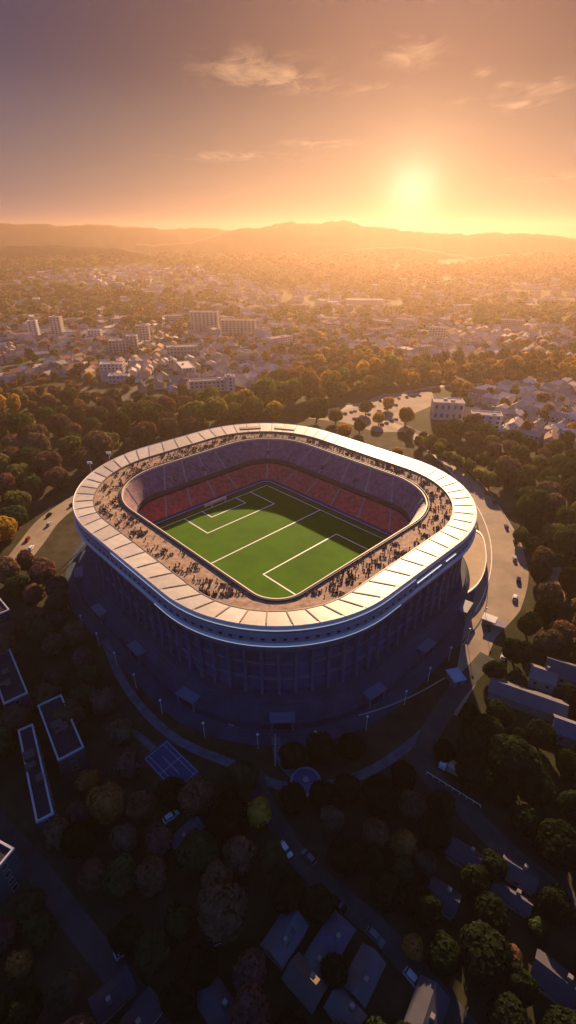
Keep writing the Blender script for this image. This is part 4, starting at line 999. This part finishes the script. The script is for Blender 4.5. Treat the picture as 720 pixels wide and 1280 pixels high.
# scattered garden and street trees between the houses
def scatter(poly, n, r0, r1, cols, place):
    g = [at(x, y) for x, y in poly]; gx0, gx1 = min(p[0] for p in g), max(p[0] for p in g); gy0, gy1 = min(p[1] for p in g), max(p[1] for p in g)
    for _ in range(n):
        x, y = random.uniform(gx0, gx1), random.uniform(gy0, gy1); q = proj(x, y)
        if not inpoly(q[0], q[1], poly): continue
        r = random.uniform(r0, r1)
        clump = math.sin(x / 60 + 2 * math.sin(y / 90)) + math.sin(y / 75 + 1.7 * math.sin(x / 110)) + random.gauss(0, .7)
        if clump < 0.15: continue
        if hclash(x, y, r * .55) or clash(x, y, r, .6) or not free(x, y, r): continue
        put(x, y, r, r * random.uniform(1.6, 2.2), random.choice(cols), place)
WARM = ['olive green', 'brown', 'rust brown', 'golden', 'brown', 'dark green', 'orange']
scatter([(-40, 400), (720, 395), (760, 480), (720, 560), (600, 545), (560, 490), (470, 470), (380, 480), (250, 500), (100, 485), (-40, 490)], 9000, 3.5, 7, WARM, 'the town gardens')
def band_fill(pts, wd, n, r0, r1, cols, place):
    P = smooth(px_line(*pts), 10)
    for _ in range(n):
        p = random.choice(P); x, y = p.x + random.gauss(0, wd), p.y + random.gauss(0, wd); r = random.uniform(r0, r1)
        if clash(x, y, r, .6) or hclash(x, y, r * .4) or not free(x, y, r): continue
        put(x, y, r, r * 1.9, random.choice(cols), place)
band_fill([(350, 418), (400, 428), (440, 440), (480, 452)], 14, 260, 6, 9, ['brown', 'olive green', 'golden'], 'the tree belt crossing the town')
band_fill([(90, 470), (130, 455), (180, 442), (240, 430)], 10, 160, 5, 8, ['olive green', 'dark green', 'brown'], 'the trees along the highway')
band_fill([(330, 455), (400, 452), (470, 458)], 16, 160, 6, 9, ['brown', 'golden', 'orange'], 'the tree belt crossing the town')
# far woods and fields beyond the town
FAR = []
for _ in range(9000):
    y = 1000 * math.exp(random.uniform(-0.05, 0.79)); x = random.uniform(-.68, .68) * y
    c = math.sin(x / 160 + 2 * math.sin(y / 230)) + math.sin(y / 140 + 1.7 * math.sin(x / 310)) + random.gauss(0, .6)
    if c < (0.2 if y < 1500 else -0.3): continue
    r = random.uniform(6, 11) * (1 + y / 6000)
    if hclash(x, y, r * .5) or clash(x, y, r, .5): continue
    FAR.append((x, y, r, r * 1.6, random.choice(['brown', 'olive green', 'dark green', 'rust brown']), None, None))

# ------------------------------------------------------------------ build the trees
def show(x, y, z, s):
    p = proj(x, y, z); k = F / p[2]
    return s * k if -s * k < p[0] < 720 + s * k and -s * k < p[1] < 1280 + s * k else 0
NIND = 292
ALLT = [(show(t[0], t[1], t[3] * .6, t[2]) + (1000 if t[6] else 0), t) for t in TREES]
ALLT = [a for a in ALLT]
vis = sorted([a for a in ALLT if a[0] > 0], key=lambda a: -a[0])
ind = vis[:NIND]; rest = [t for _, t in vis[NIND:]] + [t for s, t in ALLT if s <= 0]
lab = []
for k, (s, (x, y, r, h, col, place, label)) in enumerate(ind):
    t = empty('tree', (x, y, 0), random.uniform(0, 6.28)); t.scale = (r, r, h / 1.9)
    t['category'] = 'tree'
    if label: t['label'] = label
    else:
        t['group'] = 'trees in ' + place if not place.startswith('the trees') else place[4:]
        q = proj(x, y, h * .6); lab.append((t, f'{col} tree', place, q[0], q[1]))
    f = random.uniform(.75, 1.4); c = TC[col]
    o = link('crown', CROWNS[k % len(CROWNS)], t); o.color = (c[0] * f, c[1] * f * random.uniform(.93, 1.07), c[2] * f, 1)
    link('trunk', TRUNKS[k % 4], t)
label_all(lab)
def tree_mass(name, trees, label):
    if not trees: return
    V, T = [], []
    lods = {}
    for n, sz in ((420, 0.25), (150, 0.38), (50, 0.6), (22, 0.85)): lods[n] = [leaf_cloud(n, sz, 300 + n + i) for i in range(6)]
    for i, (x, y, r, h, col, place, label_) in enumerate(trees):
        d = math.hypot(x, y); n = 420 if d < 620 else 150 if d < 1000 else 50 if d < 1900 else 22
        v = lods[n][i % 6]; a = random.uniform(0, 6.28); ca, sa = math.cos(a), math.sin(a)
        p = np.empty_like(v); p[:, 0] = (v[:, 0] * ca - v[:, 1] * sa) * r + x; p[:, 1] = (v[:, 0] * sa + v[:, 1] * ca) * r + y; p[:, 2] = v[:, 2] * h / 1.9
        f = random.uniform(.75, 1.4); c = TC[col]; p[:, 2] += gz(x, y); V.append(p); T.append(np.tile(np.array([c[0] * f, c[1] * f, c[2] * f, 1], np.float32), (len(p), 1)))
    o = link(name, quads_mesh(name, np.concatenate(V), LEAFS, np.concatenate(T))); tag(o, label, 'trees', kind='stuff')
tree_mass('woodland', rest, 'autumn trees filling the gardens and woods around the town')
tree_mass('far_woodland', FAR, 'hazy distant woodland on the plain beyond the town')

# ------------------------------------------------------------------ build the houses
HV = sorted([(show(h[0], h[1], h[5], max(h[3], h[4])), h) for h in HOUSES], key=lambda a: -a[0])
NH = 268
lab = []
for k, (s, (x, y, rz, w_, l_, h_, rh_, wc, rn, rc, place)) in enumerate(HV[:NH]):
    f = random.uniform(.85, 1.15); rc2 = tuple(min(.7, c * f) for c in rc)
    if rh_ == 0: o = flat_block('flat_roofed_block', None, 'building', x, y, rz, w_, l_, h_, wc, max(2, int(h_ / 3)), None, rc2, .6, k < 40, 1)
    else: o = gable('house', None, 'house', x, y, rz, w_, l_, h_, rh_, wc, rc2, None, False, k < 120, k < 40)
    o['group'] = 'houses of ' + place; q = proj(x, y, h_)
    lab.append((o, f'{rn} roofed {"house" if rh_ else "block"}', place, q[0], q[1]))
label_all(lab)
vs, fs, tint = [], [], []
for s, (x, y, rz, w_, l_, h_, rh_, wc, rn, rc, place) in HV[NH:]:
    if s <= 0: continue
    a, b = w_ / 2, l_ / 2; ca, sa = math.cos(rz), math.sin(rz); f = random.uniform(.8, 1.2); e = .4
    def P(lst, col):
        k = len(vs)
        for p in lst: vs.append((x + p[0] * ca - p[1] * sa, y + p[0] * sa + p[1] * ca, p[2] + gz(x, y))); tint.append((*[min(.75, c * f) for c in col], 1))
        return k
    k = P([(-a, -b, 0), (a, -b, 0), (a, b, 0), (-a, b, 0), (-a, -b, h_), (a, -b, h_), (a, b, h_), (-a, b, h_), (0, -b, h_ + rh_), (0, b, h_ + rh_)], wc)
    fs += [(k, k + 1, k + 5, k + 4), (k + 1, k + 2, k + 6, k + 5), (k + 2, k + 3, k + 7, k + 6), (k + 3, k, k + 4, k + 7)]
    if rh_: fs += [(k + 4, k + 5, k + 8), (k + 6, k + 7, k + 9)]
    k = P([(-a - e, -b - e, h_ - .1), (0, -b - e, h_ + rh_ + .05), (0, b + e, h_ + rh_ + .05), (-a - e, b + e, h_ - .1), (a + e, -b - e, h_ - .1), (a + e, b + e, h_ - .1)], rc)
    fs += [(k, k + 1, k + 2, k + 3), (k + 1, k + 4, k + 5, k + 2)]
me = mesh('distant_town', vs, fs, TINTS)
a_ = me.attributes.new('tint', 'FLOAT_COLOR', 'POINT'); a_.data.foreach_set('color', np.array(tint, dtype=np.float32).ravel())
tag(link('distant_town', me), 'hazy mass of small houses of the town reaching to the plain', 'town', kind='stuff')

# ------------------------------------------------------------------ vehicles
def car_parts():
    b = MB()
    def hull(secs, m=0):
        vs = [v for s in secs for v in s]; n = len(secs[0])
        fs = [(j * n + i, j * n + (i + 1) % n, (j + 1) * n + (i + 1) % n, (j + 1) * n + i) for j in range(len(secs) - 1) for i in range(n)]
        return vs, fs + [tuple(range(n - 1, -1, -1)), tuple(range((len(secs) - 1) * n, len(secs) * n))]
    def sec(x, w_, z0, z1): return [(x, -w_, z0), (x, w_, z0), (x, w_ * 1.02, (z0 + z1) / 2), (x, w_ * .9, z1), (x, -w_ * .9, z1), (x, -w_ * 1.02, (z0 + z1) / 2)]
    b.add(*hull([sec(-2.2, .72, .4, .85), sec(-2.05, .86, .28, .95), sec(-.9, .9, .25, 1.0), (sec(.8, .9, .25, .98)), sec(1.9, .86, .28, .82), sec(2.2, .7, .38, .68)]))
    b.add(*hull([sec(-1.55, .66, 1.38, 1.42), sec(-1.2, .66, 1.4, 1.47), sec(.2, .66, 1.4, 1.48), sec(.5, .62, 1.36, 1.42)]))
    g = MB(); g.add(*hull([sec(-1.95, .78, .93, .97), sec(-1.45, .74, .93, 1.4), sec(.35, .74, .93, 1.41), sec(1.15, .78, .93, .98)]))
    wmb = MB().tube((0, -.11, 0), (0, .11, 0), .33, .33, 14)
    return b.me('body', TINT), g.me('window_glass', GLASS), wmb.me('wheel', DARKM)
CB, CG, CW = car_parts()
HL = MB().box(-.04, .04, -.16, .16, -.07, .07).me('headlight', WHITE)
CARC = [('white', (.7, .7, .7)), ('silver', (.42, .42, .44)), ('black', (.015, .015, .018)), ('dark blue', (.02, .03, .1)), ('red', (.3, .03, .025)), ('grey', (.15, .15, .16))]
CARS = []
def car(x, y, rz, cn, z=0.0, label=None):
    r = empty('car', (x, y, z), rz); tag(r, label, 'car')
    o = link('body', CB, r); o.color = (*dict(CARC)[cn], 1); link('window_glass', CG, r)
    for sx in (-1.35, 1.35):
        for sy in (-.8, .8): o = link('wheel', CW, r); o.location = (sx, sy, .33)
    for sy in (-.55, .55): o = link('headlight', HL, r); o.location = (2.14, sy, .62)
    return r
lab = []
rc_ = random.Random(5)
for row_px, n in (((418, 521, 470, 507), 7), ((440, 525, 500, 505), 7), ((475, 532, 505, 521), 5), ((470, 502, 530, 494), 6)):
    x0, y0 = at(row_px[0], row_px[1]); x1, y1 = at(row_px[2], row_px[3]); a = math.atan2(y1 - y0, x1 - x0)
    for i in range(n):
        t = (i + rc_.uniform(.2, .8)) / n; cn = rc_.choice([c[0] for c in CARC]); x, y = x0 + (x1 - x0) * t, y0 + (y1 - y0) * t
        c = car(x, y, a + PI / 2 + rc_.gauss(0, .05), cn, 0.05); c['group'] = 'cars in the car park'; q = proj(x, y); lab.append((c, f'{cn} car', 'the car park behind stadium', q[0], q[1]))
def road_cars(px_pts, offs, n, t0, t1, place, seed):
    rr = random.Random(seed); P = smooth(px_line(*px_pts), 20)
    for i in range(n):
        k = int((t0 + (t1 - t0) * (i + rr.uniform(.15, .85)) / n) * (len(P) - 2)); p, d = P[k], (P[k + 1] - P[k]).normalized(); s = rr.choice(offs)
        cn = rr.choice([c[0] for c in CARC]); x, y = p.x - d.y * s, p.y + d.x * s
        if stad_dist(x, y) < 7: continue
        c = car(x, y, math.atan2(d.y, d.x) + (PI if s > 0 else 0), cn, 0.16); c['group'] = 'cars on ' + place; q = proj(x, y); lab.append((c, f'{cn} car', place, q[0], q[1]))
road_cars(right_road, (5.5, 6.5, 7.2), 9, .2, .66, 'the sunlit road right of stadium', 3)
road_cars([(-40, 740), (10, 712), (38, 680), (62, 650), (100, 622), (140, 598)], (-2.5, 2.8), 7, .25, .85, 'the road left of stadium', 4)
road_cars([(318, 965), (330, 1000), (380, 1080), (470, 1160), (560, 1260)], (-1.7, 1.7), 6, .25, .95, 'the dark front street', 6)
label_all(lab)
for px, py, cn, a, lb in ((270, 1168, 'white', 110, 'white car parked alone in the dark bottom centre'), (156, 1188, 'silver', 40, 'silver car parked among dark trees at lower left'), (214, 1022, 'white', 40, 'white car beside the lavender roofed hall'),
                          (629, 822, 'white', 60, 'white car above the long grey shed'), (610, 786, 'black', 70, 'black car behind the small kiosk on the right')):
    car(*at(px, py), R(a), cn, 0.05, lb)
# lorry
lx, ly = at(574, 964, 2); lo = empty('lorry', (lx, ly, 0), R(-32)); tag(lo, 'lorry with white cab and long tan box on the right below the stadium', 'lorry')
LB = mat('lorry_box', (0.5, 0.36, 0.26), 0.6, 0.3)
bevel(MB().box(-3.2, 5.2, -1.35, 1.35, 1.0, 3.6).build('cargo_box', LB, lo)); bevel(MB().box(-5.6, -3.5, -1.25, 1.25, .6, 2.9).build('cab', WHITE, lo), .25)
MB().box(-5.64, -5.5, -1.05, 1.05, 1.75, 2.6).build('windscreen', GLASS, lo); MB().box(-5.4, 5.1, -.5, .5, .55, .98).build('chassis', DARKM, lo)
for sx in (-4.7, 2.6, 4.0):
    for sy in (-1.1, 1.1): MB().tube((sx, sy - .15, .5), (sx, sy + .15, .5), .5, .5, 16).build('wheel', DARKM, lo)
# kiosks
def kiosk(px, py, a, w_, l_, h_, roofc, label):
    x, y = at(px, py, h_); r = empty('kiosk', (x, y, 0), R(a)); tag(r, label, 'kiosk')
    o = MB().box(-w_ / 2, w_ / 2, -l_ / 2, l_ / 2, 0, h_).build('wall', TINT, r); o.color = (.25, .23, .22, 1)
    o = MB().box(-w_ / 2 - .4, w_ / 2 + .4, -l_ / 2 - .4, l_ / 2 + .4, h_ + .002, h_ + .35).build('roof', TINT, r); o.color = (*roofc, 1)
    MB().box(-.5, .5, -l_ / 2 - .06, -l_ / 2 - .001, .02, 2.1).build('door', DARKM, r); MB().box(w_ / 2 + .001, w_ / 2 + .05, -l_ * .3, l_ * .3, 1.0, 2.0).build('window', GLASS, r)
kiosk(612, 773, 55, 3.6, 4.6, 2.8, (.7, .66, .6), 'bright white roofed kiosk beside the right road end')
kiosk(570, 844, 15, 4, 5, 2.8, (.35, .42, .55), 'pale blue roofed kiosk in the shade right of the facade')
kiosk(624, 780, 60, 3, 4, 2.6, (.3, .27, .33), 'small lavender kiosk behind the white roofed kiosk')
# lamp posts along the apron
lab = []
for k in range(15):
    s = s_at(.47 + .36 * k / 14); p = ev(off(OUTER, 12.2), s); x, y = W(*p); r = empty('lamp_post', (x, y, 0)); r['category'] = 'lamp post'; r['group'] = 'lamp posts round the stadium apron'
    MB().tube((0, 0, 0), (0, 0, 6.5), .12, .08, 8).build('pole', TRIM, r); MB().tube((0, 0, 6.45), (0, 0, 6.8), .45, .3, 10).build('lamp_head', TRIM, r)
    q = proj(x, y, 6); lab.append((r, 'slim lamp post', 'the dark apron before the stadium', q[0], q[1]))
label_all(lab, 20)
# sandy yard
sy_ = [at(*p) for p in ((672, 712), (700, 708), (716, 735), (700, 752), (675, 745))]
mb = MB(); mb.add([(x, y, .03) for x, y in sy_], [tuple(range(5))]); tag(mb.build('yard', mat('sand', (.34, .22, .13), .9, .2, .15, .2)), kind='structure')
# fence beside the lorry
fp = px_line((533, 968), (560, 985), (600, 1010)); fe = empty('fence', (*fp[0], 0)); tag(fe, 'low pale fence running down past the lorry on the right', 'fence')
mb = MB()
for a, b in zip(fp[:-1], fp[1:]): mb.tube((a[0] - fp[0][0], a[1] - fp[0][1], 1.2), (b[0] - fp[0][0], b[1] - fp[0][1], 1.2), .12, .12, 6)
mb.build('rail', TRIM, fe)
for i in range(9):
    t = i / 8; p = Vector(fp[0]).lerp(Vector(fp[2]), t) - Vector(fp[0]); MB().tube((p.x, p.y, 0), (p.x, p.y, 1.25), .08, .08, 6).build('post', TRIM, fe)
# light masts on the rear left
for px, py, lb in ((116, 598, 'slender light mast left behind the stadium roof'), (139, 585, 'slender light mast nearer the wood, right of its twin')):
    x, y = at(px, py, 30); r = empty('light_mast', (x, y, 0)); tag(r, lb, 'light mast', 'light masts behind the stadium')
    MB().tube((0, 0, 0), (0, 0, 38), .35, .18, 8).build('pole', TRIM, r); MB().box(-1.2, 1.2, -.25, .25, 38, 39.2).build('lamp_head', WHITE, r)

# ------------------------------------------------------------------ render settings
S.view_settings.view_transform = 'Standard'; S.view_settings.look = 'None'; S.view_settings.gamma = 1; S.view_settings.exposure = 1.28
S.view_settings.use_curve_mapping = False
S.render.engine = 'CYCLES'
c = S.cycles
c.max_bounces = 5; c.diffuse_bounces = 2; c.glossy_bounces = 2; c.transmission_bounces = 2; c.volume_bounces = 0; c.transparent_max_bounces = 4
c.use_denoising = True; c.denoiser = 'OPENIMAGEDENOISE'; c.sample_clamp_indirect = 4
c.caustics_reflective = False; c.caustics_refractive = False
S.render.use_persistent_data = False
